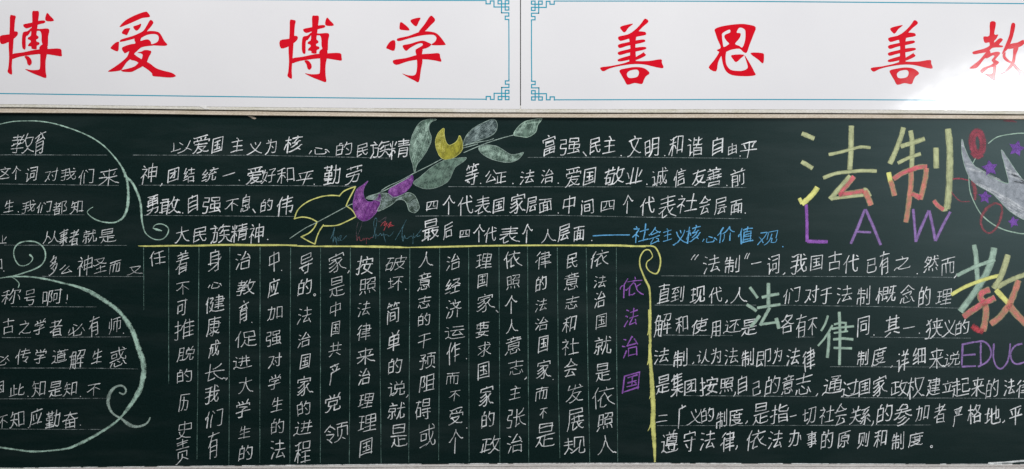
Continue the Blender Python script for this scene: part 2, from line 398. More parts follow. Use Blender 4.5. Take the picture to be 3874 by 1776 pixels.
# stroke skeletons of the handwritten characters: x and y from 0 to 63, one list per stroke
GLYPH = {
"不": [[32, 17, 33, 18, 33, 63], [32, 17, 37, 1], [32, 17, 28, 19, 20, 28, 8, 37, 4, 40, 0, 39], [40, 21, 43, 21, 63, 37], [63, 0, 3, 0]],
"业": [[0, 17, 2, 18, 4, 20, 11, 40], [61, 18, 50, 41], [41, 62, 41, 1], [21, 63, 21, 0], [63, 63, 0, 63]],
"严": [[13, 18, 9, 8], [51, 18, 55, 8, 59, 7], [40, 25, 40, 0], [24, 25, 24, 0], [61, 0, 4, 0], [0, 63, 0, 60, 3, 54, 5, 44, 5, 26, 63, 26]],
"个": [[31, 63, 31, 22], [63, 26, 59, 27, 52, 23, 43, 15, 32, 4], [0, 26, 4, 27, 10, 23, 20, 15, 29, 5, 32, 4], [33, 0, 32, 4]],
"中": [[0, 39, 63, 39], [31, 63, 31, 0], [63, 42, 62, 13, 1, 13, 0, 43]],
"为": [[16, 9, 10, 1], [46, 43, 38, 33], [40, 60, 45, 63, 56, 63, 59, 60, 61, 49, 63, 18, 3, 18], [0, 61, 5, 60, 15, 52, 24, 37, 29, 22, 30, 0]],
"主": [[36, 15, 36, 9, 27, 0, 23, 0], [56, 38, 7, 38], [31, 15, 31, 63], [3, 15, 59, 15], [0, 63, 63, 63]],
"么": [[9, 59, 10, 54, 28, 37, 45, 16], [63, 63, 60, 57, 56, 56], [56, 56, 55, 50, 47, 40, 44, 39], [28, 0, 16, 16, 4, 28, 1, 30, 0, 29], [5, 60, 56, 56]],
"义": [[30, 0, 35, 13], [10, 9, 18, 26, 32, 43, 48, 57, 61, 63, 63, 63], [0, 63, 4, 63, 9, 61, 20, 55, 31, 47, 40, 37, 47, 27, 53, 16, 56, 5]],
"之": [[0, 63, 0, 60, 3, 56, 7, 53, 13, 53], [32, 15, 32, 7, 27, 0], [13, 53, 14, 55, 19, 59, 29, 61, 59, 61, 63, 57], [3, 15, 50, 15, 49, 20, 43, 27, 31, 39, 14, 51, 13, 53]],
"事": [[63, 42, 0, 42], [55, 51, 6, 51], [61, 5, 1, 5], [31, 23, 52, 23, 53, 22, 53, 14, 10, 14, 9, 23, 10, 23, 31, 23], [31, 0, 31, 60, 29, 63, 21, 63, 17, 61], [55, 54, 55, 33, 54, 32, 7, 32]],
"二": [[56, 0, 6, 0], [0, 63, 63, 63]],
"于": [[0, 27, 63, 27], [58, 0, 5, 0], [32, 0, 32, 59, 29, 62, 23, 63, 18, 63, 14, 60]],
"产": [[15, 15, 18, 15, 22, 22], [44, 28, 45, 23, 49, 16], [35, 9, 33, 3, 29, 0], [4, 9, 61, 9], [63, 28, 6, 28, 5, 46, 3, 55, 0, 62, 1, 63]],
"人": [[29, 0, 29, 20], [63, 62, 58, 62, 50, 56, 45, 50, 37, 38, 32, 24, 29, 20], [29, 20, 27, 22, 23, 36, 15, 50, 9, 57, 0, 63]],
"从": [[26, 63, 28, 62, 36, 54, 41, 44, 44, 34, 47, 31], [15, 26, 20, 28, 31, 44], [49, 0, 47, 31], [63, 58, 55, 46, 50, 33, 47, 31], [16, 0, 15, 24, 13, 35, 8, 50, 0, 63]],
"代": [[51, 1, 60, 9], [11, 19, 6, 21, 0, 29], [62, 20, 21, 24], [38, 0, 40, 29, 46, 53, 52, 61, 58, 63, 62, 60, 63, 50], [12, 63, 12, 16, 19, 0]],
"以": [[21, 63, 23, 63, 32, 58, 39, 52, 43, 45, 46, 44], [46, 44, 52, 21, 55, 0], [46, 44, 54, 51, 63, 61], [0, 55, 4, 50], [27, 39, 25, 43, 11, 49, 4, 50], [23, 4, 33, 19], [4, 50, 4, 3]],
"们": [[0, 32, 0, 28, 3, 24, 7, 22], [42, 2, 63, 2, 63, 60, 62, 62, 58, 63, 53, 63, 49, 61], [26, 0, 28, 0, 34, 10], [23, 63, 23, 15], [8, 63, 8, 24, 7, 20, 13, 0]],
"价": [[49, 62, 49, 29], [22, 59, 27, 48, 28, 29], [8, 21, 4, 22, 0, 29], [38, 3, 41, 5, 46, 12, 55, 21, 60, 24, 63, 24], [38, 3, 39, 0], [38, 3, 36, 5, 31, 13, 24, 21, 17, 25], [15, 0, 9, 13, 8, 19, 9, 22, 9, 63]],
"任": [[8, 19, 4, 21, 0, 25], [61, 60, 21, 60], [18, 32, 63, 32], [41, 6, 41, 60], [22, 8, 39, 6, 56, 2, 60, 3], [9, 63, 8, 16, 16, 0]],
"会": [[14, 19, 16, 23, 46, 23, 50, 19], [14, 19, 14, 17, 23, 11, 29, 4, 32, 4], [14, 19, 12, 19, 5, 24, 0, 23], [41, 47, 43, 47, 49, 52, 50, 58], [25, 39, 24, 44, 14, 56, 12, 61], [33, 0, 32, 4], [50, 58, 53, 59, 56, 63], [50, 58, 46, 59, 9, 62], [58, 38, 4, 38], [63, 22, 59, 23, 53, 20, 45, 15, 32, 4]],
"伟": [[8, 21, 4, 23, 0, 27, 0, 30], [53, 56, 55, 57, 60, 56, 62, 51, 63, 37, 20, 37], [60, 23, 24, 23], [22, 10, 62, 10], [41, 0, 41, 63], [10, 63, 9, 17, 16, 0]],
"传": [[0, 31, 0, 28, 5, 22, 9, 20], [37, 8, 38, 8], [49, 62, 44, 58, 43, 55], [43, 55, 54, 41, 55, 37], [43, 55, 33, 50], [33, 23, 31, 33, 31, 37, 55, 37], [35, 22, 36, 11, 39, 6, 40, 0], [24, 8, 59, 8], [63, 23, 19, 23], [10, 63, 9, 18, 10, 13, 16, 0]],
"作": [[40, 45, 62, 45], [21, 26, 29, 13, 32, 12], [35, 0, 32, 12], [61, 28, 40, 28], [0, 30, 0, 27, 3, 24, 9, 20], [32, 12, 63, 12], [40, 12, 40, 63], [10, 63, 9, 17, 17, 0]],
"使": [[9, 19, 4, 22, 0, 26, 0, 30], [61, 8, 21, 8], [40, 36, 58, 36, 58, 21, 57, 20, 23, 20, 23, 36, 39, 36], [63, 60, 57, 62, 42, 58, 30, 50, 24, 42, 22, 42], [18, 62, 23, 62, 31, 57, 36, 51, 38, 46, 40, 34, 40, 0], [16, 0, 9, 16, 10, 63]],
"依": [[42, 56, 34, 59, 28, 60], [15, 38, 17, 39, 22, 34, 28, 33], [42, 7, 40, 0], [26, 61, 28, 60], [63, 59, 52, 49, 48, 42, 48, 37], [38, 13, 38, 19], [0, 30, 0, 27, 4, 23, 8, 21], [48, 37, 46, 36, 40, 21, 38, 19], [48, 37, 54, 34, 60, 29], [63, 13, 20, 13], [28, 60, 28, 30, 35, 21, 38, 19], [9, 63, 8, 17, 16, 0]],
"促": [[16, 62, 20, 58, 24, 49, 25, 48], [40, 40, 57, 40], [0, 30, 0, 28, 4, 22, 8, 20], [40, 23, 55, 23, 55, 3, 25, 3, 25, 23, 40, 23], [25, 48, 26, 36], [40, 23, 40, 59], [63, 59, 59, 61, 41, 60, 33, 56, 28, 50, 25, 48], [9, 63, 8, 16, 14, 0]],
"信": [[58, 60, 24, 60], [21, 12, 63, 12], [0, 32, 0, 27, 3, 24, 4, 22, 9, 21], [26, 33, 57, 33], [37, 0, 39, 1, 42, 6], [25, 23, 57, 23], [58, 63, 57, 44, 25, 44, 24, 63], [10, 63, 10, 22, 9, 19, 10, 12, 15, 1]],
"值": [[0, 32, 0, 27, 4, 23, 8, 22], [25, 40, 56, 40], [25, 30, 56, 30], [25, 50, 56, 50], [41, 0, 41, 5, 39, 10, 38, 19], [63, 62, 18, 62], [25, 62, 26, 19, 56, 19, 56, 62], [22, 8, 61, 8], [9, 63, 8, 18, 16, 0]],
"健": [[63, 60, 59, 63, 39, 62, 29, 58, 22, 53], [17, 6, 26, 6, 26, 10, 20, 22, 19, 27], [0, 30, 0, 27, 2, 23, 6, 21], [22, 53, 22, 49], [22, 53, 17, 60], [22, 49, 24, 48, 25, 44, 27, 28, 19, 27], [22, 49, 19, 47, 16, 38], [57, 36, 34, 36], [59, 47, 32, 47], [61, 16, 32, 16], [35, 6, 56, 6, 56, 26, 35, 26], [44, 0, 44, 55], [7, 63, 7, 17, 11, 2, 11, 0]],
"党": [[14, 14, 15, 8], [31, 0, 31, 13], [39, 41, 39, 61, 41, 63, 61, 63, 63, 60, 62, 53], [48, 13, 51, 4, 54, 1, 56, 0], [15, 8, 11, 2, 9, 0], [23, 42, 22, 50, 15, 58, 6, 63, 0, 63], [23, 42, 13, 41, 14, 25, 49, 25, 49, 41, 23, 42], [1, 25, 1, 14, 61, 14, 62, 25]],
"公": [[53, 55, 56, 56, 60, 63], [53, 55, 52, 50, 45, 41, 42, 40], [0, 27, 10, 16, 18, 1], [63, 26, 54, 17, 43, 0], [9, 58, 10, 52, 20, 39, 29, 23], [53, 55, 6, 58]],
"共": [[42, 49, 43, 49, 59, 63, 62, 63], [1, 63, 3, 63, 10, 59, 20, 49], [18, 0, 18, 39], [63, 39, 0, 39], [45, 39, 45, 0], [61, 15, 3, 15]],
"关": [[18, 15, 19, 8, 14, 0], [31, 37, 33, 35, 60, 35], [48, 0, 43, 9, 42, 15], [56, 15, 6, 15], [63, 61, 59, 63, 48, 57, 38, 47, 34, 40, 28, 35, 1, 35], [31, 15, 31, 34, 25, 48, 21, 53, 12, 59, 3, 63, 0, 62]],
"其": [[48, 21, 15, 21], [48, 34, 15, 34], [63, 63, 59, 63, 42, 55, 40, 55], [24, 55, 21, 55, 4, 63, 0, 62], [4, 8, 60, 8], [62, 47, 1, 47], [48, 0, 48, 47], [15, 47, 15, 0]],
"切": [[23, 62, 30, 57, 36, 47, 41, 28, 42, 4], [9, 18, 9, 19], [25, 43, 15, 47, 9, 48], [9, 48, 7, 50], [9, 0, 9, 48], [25, 15, 0, 21], [44, 60, 46, 63, 56, 63, 60, 58, 62, 41, 63, 4, 29, 4]],
"则": [[5, 44, 5, 3, 33, 3, 33, 43], [48, 6, 48, 46], [32, 58, 24, 52], [0, 62, 3, 63, 8, 59, 13, 54, 17, 46, 19, 31, 19, 14], [50, 62, 51, 63, 60, 63, 62, 61, 63, 0]],
"到": [[26, 12, 30, 16, 32, 21], [52, 62, 53, 63, 60, 63, 63, 60, 63, 0], [36, 25, 35, 22, 32, 21], [47, 5, 47, 47], [13, 4, 13, 8, 7, 17, 5, 23], [3, 39, 35, 39], [18, 56, 18, 31], [2, 22, 9, 23, 32, 21], [0, 3, 36, 3], [0, 60, 37, 54]],
"制": [[49, 43, 49, 7], [49, 61, 52, 63, 60, 63, 62, 62, 63, 60, 63, 0], [35, 10, 5, 10], [38, 23, 0, 23], [3, 57, 4, 36, 35, 36, 35, 56, 34, 58, 30, 58, 26, 56], [19, 0, 19, 63], [7, 1, 6, 7, 1, 17]],
"前": [[5, 47, 28, 47], [42, 25, 42, 49], [5, 36, 28, 36], [58, 23, 58, 59, 56, 62, 48, 63], [50, 1, 46, 7, 46, 12], [10, 0, 14, 1, 17, 5, 18, 12], [0, 12, 63, 12], [5, 63, 6, 24, 26, 24, 28, 25, 27, 61, 26, 63, 22, 63, 16, 62]],
"办": [[57, 26, 60, 33, 63, 44], [2, 42, 8, 32, 9, 26], [27, 0, 26, 23, 21, 41, 14, 53, 5, 62, 2, 63, 0, 62], [4, 14, 48, 14, 46, 48, 44, 60, 40, 62, 36, 63, 30, 62, 26, 60]],
"加": [[42, 58, 63, 58], [1, 13, 29, 14, 29, 42, 27, 59, 26, 62, 23, 63, 16, 63, 15, 62], [63, 63, 63, 9, 42, 8, 42, 63], [12, 0, 12, 19, 9, 41, 6, 53, 0, 63]],
"劳": [[3, 30, 3, 21, 61, 21, 62, 29], [0, 62, 3, 63, 11, 61, 19, 56, 23, 52, 27, 45, 30, 30], [19, 0, 19, 13], [46, 13, 46, 0], [63, 6, 2, 6], [35, 60, 39, 63, 50, 63, 53, 61, 56, 50, 56, 38, 8, 38]],
"勇": [[34, 43, 34, 47], [19, 8, 25, 7, 36, 9, 43, 9], [43, 9, 44, 7, 51, 4, 53, 1], [43, 9, 44, 13], [31, 47, 29, 53, 20, 59, 6, 63, 0, 62], [9, 33, 61, 33], [61, 24, 9, 24], [61, 37, 61, 15, 49, 15, 44, 13], [35, 36, 35, 15], [44, 13, 43, 15, 10, 15, 9, 37], [61, 0, 7, 0], [6, 47, 63, 47, 60, 61, 57, 63, 47, 63]],
"勤": [[45, 60, 49, 63, 54, 63, 56, 63, 58, 60, 60, 42, 61, 17], [63, 15, 61, 17], [1, 42, 31, 42], [29, 50, 3, 50], [16, 33, 29, 33, 29, 22, 2, 23, 3, 33, 16, 33], [0, 5, 32, 5], [61, 17, 36, 17], [16, 59, 16, 16], [0, 61, 25, 59, 31, 59, 33, 60, 36, 59, 40, 50, 43, 41, 45, 16, 45, 1], [24, 0, 24, 14, 23, 15, 8, 15, 8, 0]],
"单": [[51, 0, 49, 1, 45, 7, 44, 12], [15, 0, 20, 7, 20, 13], [56, 25, 7, 25], [63, 50, 0, 50], [31, 63, 31, 13], [44, 12, 7, 13, 7, 38, 56, 38, 56, 13, 44, 12]],
"即": [[28, 58, 26, 53, 23, 51], [52, 46, 54, 48, 61, 47, 63, 45, 63, 0, 41, 0, 41, 63], [1, 57, 6, 57, 23, 51], [27, 16, 0, 16], [23, 51, 23, 47, 19, 42], [1, 57, 0, 0, 27, 0, 27, 32, 0, 32]],
"历": [[0, 63, 0, 58, 4, 37, 4, 0, 63, 0], [40, 59, 41, 60, 51, 60, 55, 58, 58, 47, 59, 23, 15, 22], [34, 10, 33, 26, 30, 42, 23, 53, 17, 59, 13, 60]],
"原": [[11, 58, 13, 58, 22, 47], [57, 25, 19, 25], [28, 63, 36, 62, 37, 61, 38, 37], [51, 46, 60, 57], [39, 5, 36, 7, 35, 13], [0, 61, 5, 36, 6, 0, 63, 0], [35, 13, 57, 14, 57, 37, 19, 37, 19, 14, 35, 13]],
"参": [[25, 24, 28, 13], [17, 39, 20, 40, 35, 33, 38, 33], [63, 40, 60, 41, 52, 37, 44, 29, 43, 25], [53, 49, 51, 50, 39, 57, 31, 60, 14, 63, 10, 61], [0, 41, 4, 42, 13, 36, 18, 31, 21, 25], [30, 0, 27, 0, 18, 7, 16, 12], [45, 41, 41, 41, 35, 45, 24, 50, 18, 51, 15, 50], [53, 12, 48, 10], [39, 3, 42, 3, 45, 5, 47, 7, 48, 10], [61, 24, 3, 24], [10, 12, 12, 13, 46, 12, 48, 10]],
"又": [[63, 61, 58, 63, 49, 59, 39, 52, 30, 43, 19, 25, 13, 10, 11, 1], [6, 0, 51, 0, 52, 3, 50, 11, 45, 24, 34, 42, 26, 50, 13, 59, 5, 63, 0, 61]],
"友": [[63, 61, 58, 63, 50, 61, 38, 55, 36, 52], [36, 52, 33, 52], [33, 52, 32, 54, 28, 57, 17, 62, 12, 63], [59, 12, 0, 12], [36, 52, 46, 39, 48, 34, 49, 28, 20, 28, 15, 32, 10, 45, 2, 57], [33, 52, 26, 43, 17, 28, 20, 0]],
"发": [[57, 29, 52, 31], [23, 34, 37, 52], [23, 34, 20, 36, 17, 42, 10, 50, 2, 56, 0, 56], [55, 9, 49, 2], [15, 62, 17, 63, 25, 61, 35, 55, 37, 52], [25, 30, 52, 31], [31, 0, 31, 3, 29, 17], [63, 62, 61, 63, 48, 59, 42, 55, 40, 52], [52, 31, 52, 36, 49, 40, 40, 52], [40, 52, 37, 52], [14, 2, 9, 17, 61, 17], [23, 34, 27, 18]],
"受": [[47, 21, 48, 17, 53, 9], [32, 16, 31, 16, 29, 9], [63, 61, 58, 63, 54, 63, 37, 57, 33, 54], [14, 36, 15, 41, 27, 52, 27, 54], [56, 1, 50, 0, 36, 2, 7, 5, 3, 5, 1, 3], [27, 54, 33, 54], [27, 54, 26, 56, 20, 59, 4, 63, 0, 63], [11, 21, 12, 15, 9, 10], [60, 32, 59, 21, 1, 21, 1, 32], [10, 35, 47, 35, 47, 36, 46, 41, 40, 47, 34, 51, 33, 54]],
"古": [[8, 60, 54, 60], [32, 0, 32, 34], [63, 13, 0, 13], [8, 63, 8, 35, 54, 35, 54, 63]],
"可": [[38, 61, 40, 63, 50, 62, 53, 59, 53, 0], [0, 0, 63, 0], [7, 49, 7, 18, 34, 18, 34, 43, 7, 43]],
"史": [[0, 62, 10, 60, 18, 56, 20, 53], [6, 39, 9, 39, 11, 44, 20, 53], [23, 53, 20, 53], [23, 53, 27, 56, 40, 60, 63, 63], [31, 31, 59, 31, 58, 11, 4, 11, 4, 31, 31, 31], [31, 0, 31, 37, 29, 43, 23, 53]],
"号": [[17, 28, 14, 42, 53, 42, 52, 52, 47, 62, 44, 63, 32, 63, 28, 61], [42, 16, 54, 15, 54, 1, 53, 0, 10, 0, 10, 16, 42, 16], [0, 28, 63, 28]],
"各": [[21, 8, 48, 9, 47, 14, 41, 20, 36, 23, 34, 26], [21, 8, 22, 3, 24, 0, 26, 0], [21, 8, 18, 9, 17, 13], [2, 20, 6, 20, 14, 14, 17, 13], [49, 61, 14, 61], [34, 26, 30, 26], [34, 26, 36, 29, 48, 35, 57, 38, 63, 36], [30, 26, 17, 13], [30, 26, 29, 29, 16, 34, 5, 38, 0, 37], [49, 63, 48, 42, 14, 42, 14, 63]],
"同": [[13, 14, 50, 14], [0, 63, 0, 0, 63, 0, 63, 59, 62, 61, 60, 63, 52, 63, 49, 62], [17, 47, 46, 47, 45, 27, 18, 27, 17, 52]],
"后": [[20, 60, 58, 60], [7, 20, 63, 20], [60, 1, 55, 0, 39, 3, 9, 5, 7, 6, 7, 35, 5, 49, 0, 61, 0, 63], [58, 63, 57, 36, 20, 36, 20, 63]],
"和": [[16, 29, 12, 30, 8, 39, 1, 50, 0, 54], [63, 53, 40, 53], [17, 3, 16, 24, 17, 31, 17, 63], [63, 59, 63, 6, 40, 5, 40, 60], [16, 29, 22, 31, 30, 42], [30, 0, 26, 0, 15, 3, 4, 5, 0, 3], [2, 21, 30, 21]],
"啊": [[21, 63, 21, 0, 32, 0, 28, 21, 33, 32, 34, 42, 32, 46, 30, 47, 27, 47, 25, 46], [60, 1, 60, 60, 57, 62, 51, 63, 50, 61], [40, 42, 50, 42, 50, 16, 41, 15, 40, 48], [63, 1, 40, 1], [0, 42, 12, 42, 12, 3, 0, 3, 0, 50]],
"善": [[54, 32, 51, 32, 49, 35, 48, 40], [46, 1, 44, 8], [13, 0, 16, 0, 17, 2, 18, 8], [12, 32, 13, 28], [12, 32, 10, 32], [12, 32, 15, 40], [10, 63, 53, 63], [10, 63, 10, 50, 53, 50, 53, 63], [31, 9, 31, 40], [61, 28, 2, 28], [54, 18, 8, 18], [63, 40, 0, 40], [59, 8, 4, 8]],
"四": [[9, 42, 16, 37, 20, 27, 21, 18, 22, 0], [0, 56, 63, 56], [40, 0, 41, 35, 42, 37, 56, 37], [0, 63, 0, 0, 63, 0, 63, 62]],
"因": [[51, 50, 34, 32, 30, 31], [63, 60, 0, 60], [63, 63, 63, 0, 0, 0, 0, 63], [52, 21, 11, 21], [12, 50, 17, 49, 22, 44, 28, 35, 30, 28, 32, 9]],
"团": [[63, 60, 0, 60], [30, 50, 35, 50, 38, 49, 39, 26, 37, 25], [11, 43, 15, 42, 26, 34, 34, 26, 37, 25], [37, 20, 39, 19], [39, 9, 37, 25], [0, 63, 1, 0, 62, 0, 63, 1, 63, 63], [12, 19, 51, 19]],
"国": [[63, 60, 0, 60], [50, 41, 44, 36], [50, 12, 13, 12], [32, 12, 32, 47], [15, 29, 48, 29], [52, 47, 12, 47], [0, 63, 1, 0, 63, 0, 63, 63]],
"圣": [[36, 20, 29, 20], [36, 20, 38, 23, 53, 28, 60, 30, 63, 28], [0, 27, 4, 29, 13, 27, 28, 22, 29, 20], [14, 1, 15, 5, 22, 13, 28, 17, 29, 20], [32, 34, 32, 63], [53, 43, 11, 43], [61, 63, 4, 63], [36, 20, 38, 17, 44, 13, 50, 6, 52, 1, 7, 0]],
"地": [[44, 22, 29, 26], [21, 30, 29, 28], [50, 42, 53, 44, 57, 44, 59, 42, 60, 15, 56, 15, 50, 18, 45, 18], [11, 1, 11, 46], [19, 18, 1, 18], [29, 7, 29, 58, 31, 61, 36, 63, 59, 62, 62, 60, 63, 57, 62, 50], [45, 47, 45, 0], [20, 43, 13, 45, 4, 50, 0, 50]],
"坏": [[19, 34, 24, 34, 32, 27, 36, 22, 41, 20], [60, 30, 50, 23, 46, 22], [10, 46, 10, 0], [0, 17, 18, 17], [63, 4, 23, 4], [20, 43, 0, 50], [42, 63, 42, 18, 46, 9, 46, 4]],
"多": [[35, 0, 31, 1, 28, 7], [30, 45, 34, 45, 39, 49, 40, 52], [40, 52, 46, 52, 52, 48, 59, 42, 63, 36, 63, 33, 43, 33, 42, 32], [40, 52, 38, 55, 18, 61, 7, 63, 4, 63, 0, 61], [4, 34, 24, 29, 28, 27, 29, 24], [29, 24, 35, 23, 43, 18, 50, 12, 51, 8, 29, 8, 28, 7], [29, 24, 26, 20, 22, 18, 21, 18], [28, 7, 23, 8, 8, 17, 5, 17], [49, 25, 44, 27, 42, 32], [14, 45, 17, 45, 29, 39, 36, 34, 42, 32]],
"大": [[3, 22, 31, 22], [32, 25, 31, 20, 32, 0], [63, 62, 61, 63, 57, 61, 46, 50, 40, 40, 35, 29, 31, 22], [0, 63, 4, 63, 9, 61, 20, 50, 26, 38, 29, 28, 34, 22, 62, 22]],
"奋": [[30, 9, 32, 0], [51, 45, 12, 45], [32, 31, 32, 59], [51, 59, 12, 59], [60, 10, 5, 10], [36, 10, 38, 16, 49, 27, 51, 32, 51, 63], [27, 10, 25, 17, 21, 22, 15, 26, 12, 32, 12, 63], [0, 31, 4, 32, 10, 30, 15, 31, 48, 31, 52, 29, 59, 31, 63, 30]],
"好": [[16, 48, 19, 49, 24, 55], [10, 15, 9, 15], [37, 63, 44, 63, 47, 62, 47, 22, 57, 10, 58, 5, 33, 5], [30, 32, 63, 32], [11, 0, 10, 13, 8, 17, 5, 36, 5, 38, 16, 45], [0, 61, 2, 62, 4, 61, 14, 51, 21, 33, 24, 16, 22, 15, 2, 15]],
"学": [[13, 13, 13, 6, 9, 1, 7, 0], [49, 12, 50, 8, 55, 1, 59, 0], [30, 0, 34, 7, 33, 13], [0, 42, 63, 42], [14, 61, 18, 63, 27, 63, 30, 62, 31, 37, 33, 34, 43, 30, 45, 26], [61, 21, 61, 13, 2, 13, 2, 22], [52, 25, 13, 25]],
"守": [[11, 39, 20, 50], [33, 8, 31, 0], [0, 29, 63, 29], [2, 18, 2, 8, 60, 8, 61, 9, 61, 18], [43, 19, 42, 62, 39, 63, 30, 63]],
"家": [[2, 45, 4, 46, 16, 41, 30, 33], [63, 58, 58, 58, 49, 50, 45, 43, 42, 36], [34, 43, 31, 44, 25, 49, 10, 56, 3, 59, 0, 57], [28, 19, 26, 25], [52, 27, 43, 34, 42, 36], [29, 0, 31, 6], [26, 25, 29, 29, 30, 33], [26, 25, 21, 26, 5, 33, 0, 32], [42, 36, 34, 38], [49, 19, 12, 19], [30, 33, 32, 35, 35, 46, 34, 57, 31, 62, 27, 63, 22, 63, 21, 61], [59, 17, 58, 7, 3, 7, 3, 17]],
"富": [[32, 7, 31, 2, 27, 0], [10, 17, 53, 17], [11, 29, 11, 25, 51, 25, 52, 34, 51, 35, 12, 35, 11, 34, 11, 29], [31, 43, 31, 63], [58, 53, 5, 53], [58, 63, 5, 63], [5, 63, 6, 43, 57, 43, 58, 44, 58, 63], [63, 17, 62, 8, 0, 8, 0, 17]],
"对": [[0, 61, 8, 54, 17, 42], [26, 53, 26, 51, 24, 48, 20, 43, 17, 42], [13, 36, 17, 37], [17, 37, 18, 36, 20, 31, 24, 10, 0, 10], [17, 37, 17, 42], [35, 32, 41, 44], [63, 17, 32, 17], [54, 0, 54, 59, 53, 61, 51, 63, 44, 63, 42, 62]],
"导": [[13, 40, 13, 46], [22, 55, 13, 46], [32, 63, 45, 62, 46, 58, 46, 34], [0, 40, 63, 40], [60, 20, 61, 21, 60, 24, 58, 26, 54, 27, 14, 27, 9, 26, 6, 23, 6, 0, 53, 0, 54, 13, 6, 13]],
"就": [[27, 51, 24, 42], [0, 55, 5, 45, 5, 42], [15, 34, 15, 62, 14, 63, 9, 63], [15, 34, 25, 34, 25, 21, 4, 21, 3, 33, 15, 34], [62, 51, 63, 53, 62, 62, 50, 62, 49, 59, 49, 32], [16, 10, 14, 1, 10, 0], [54, 5, 59, 12], [34, 20, 61, 20], [28, 10, 0, 10], [30, 63, 35, 55, 41, 41, 44, 28, 45, 2]],
"层": [[57, 26, 20, 26], [49, 48, 54, 53, 55, 58], [30, 41, 29, 46, 21, 56, 20, 60], [59, 63, 58, 60, 55, 58], [6, 15, 58, 14, 58, 0, 7, 0, 6, 38, 2, 55, 0, 61], [63, 40, 14, 40], [18, 61, 55, 58]],
"展": [[36, 40, 37, 45, 39, 48, 42, 53, 45, 54], [21, 40, 20, 61], [45, 54, 47, 57, 54, 61, 58, 63, 63, 61], [45, 54, 54, 46, 57, 46], [38, 55, 36, 58, 26, 61, 20, 61], [45, 40, 45, 19], [25, 20, 25, 40], [7, 13, 56, 12, 55, 0, 7, 0, 6, 35, 3, 53, 0, 62], [57, 27, 14, 27], [60, 40, 12, 40]],
"己": [[63, 50, 62, 55, 60, 60, 58, 62, 53, 63, 10, 63, 5, 62, 2, 59, 1, 27, 52, 27], [52, 31, 52, 0, 0, 0]],
"已": [[53, 28, 4, 28], [61, 44, 63, 48, 63, 53, 61, 58, 57, 62, 50, 63, 16, 63, 8, 61, 5, 58, 4, 54, 4, 14], [0, 0, 53, 0, 53, 32]],
"师": [[13, 0, 12, 41, 9, 52, 3, 62], [0, 39, 0, 9], [53, 52, 59, 52, 60, 50, 60, 19, 27, 18, 27, 52], [63, 4, 24, 4], [43, 4, 43, 63]],
"干": [[0, 27, 63, 27], [60, 0, 4, 0], [32, 0, 32, 63]],
"平": [[46, 25, 53, 10, 57, 8], [8, 9, 10, 10, 15, 23, 17, 24], [63, 35, 0, 35], [31, 0, 31, 63], [59, 0, 4, 0]],
"广": [[31, 0, 33, 1, 34, 3, 36, 11], [63, 11, 7, 11, 7, 40, 4, 52, 0, 61, 1, 63]],
"应": [[33, 21, 38, 41], [18, 22, 17, 25, 23, 45], [43, 59, 43, 55, 55, 30, 57, 23, 57, 20], [32, 0, 35, 4, 36, 10], [63, 59, 12, 59], [62, 10, 5, 10, 5, 37, 0, 63]],
"度": [[22, 41, 22, 46, 31, 52, 33, 55], [9, 59, 11, 61, 20, 60, 31, 57, 33, 55], [39, 55, 33, 55], [39, 55, 41, 57, 53, 60, 58, 61, 63, 59], [34, 7, 32, 0], [14, 41, 51, 41, 50, 46, 42, 52, 39, 55], [60, 7, 6, 7, 5, 38, 3, 53, 0, 60, 1, 63], [59, 20, 13, 20], [47, 15, 47, 32, 25, 32, 25, 15]],
"康": [[47, 50, 43, 49, 40, 45, 36, 44], [47, 50, 48, 52, 55, 56, 60, 58, 63, 58], [47, 50, 58, 42], [23, 46, 16, 41], [35, 49, 31, 49, 11, 57], [0, 63, 0, 60, 3, 50, 5, 39, 5, 7, 62, 7], [12, 26, 63, 26], [15, 36, 55, 36, 56, 35, 55, 17, 16, 17], [33, 0, 35, 9, 35, 59, 34, 62, 32, 63, 24, 63, 21, 60]],
"建": [[11, 49, 8, 47, 4, 38], [11, 49, 11, 53], [11, 53, 21, 59, 28, 61, 38, 63, 63, 63], [11, 53, 3, 63, 0, 63], [3, 4, 16, 5, 15, 10, 8, 21, 8, 26], [23, 47, 63, 47], [26, 37, 60, 37], [63, 16, 22, 16], [27, 6, 58, 6, 58, 27, 27, 27], [41, 0, 41, 54], [11, 49, 13, 48, 16, 37, 17, 27, 7, 26, 3, 27]],
"张": [[41, 19, 44, 18, 52, 9, 57, 2], [2, 1, 16, 1, 16, 18, 4, 18, 2, 31, 2, 36, 16, 37, 16, 47, 14, 59, 13, 62, 3, 63, 0, 61], [43, 56, 38, 59, 32, 60], [30, 62, 32, 60], [63, 60, 60, 60, 51, 49, 46, 36, 45, 28], [32, 0, 32, 60], [23, 28, 62, 28]],
"强": [[53, 50, 57, 51, 60, 58], [60, 58, 62, 60, 63, 63], [2, 61, 4, 63, 11, 63, 15, 60, 17, 37, 0, 36, 0, 29, 2, 18, 18, 18, 18, 1, 0, 0], [44, 15, 30, 14, 30, 0, 58, 1, 58, 14, 44, 15], [44, 43, 59, 43, 60, 27, 28, 27, 28, 43, 44, 43], [44, 15, 44, 59], [60, 58, 25, 61]],
"律": [[0, 36, 6, 30, 10, 28], [16, 0, 2, 13], [62, 52, 21, 52], [63, 19, 22, 19], [24, 41, 59, 41], [26, 8, 57, 8, 58, 30, 25, 30], [41, 63, 41, 0], [15, 18, 11, 25, 11, 63]],
"心": [[40, 14, 30, 5, 22, 0], [48, 45, 50, 48, 50, 52, 48, 58, 46, 62, 44, 63, 22, 63, 20, 62, 18, 57, 18, 19], [52, 23, 56, 24, 63, 48], [5, 25, 0, 52]],
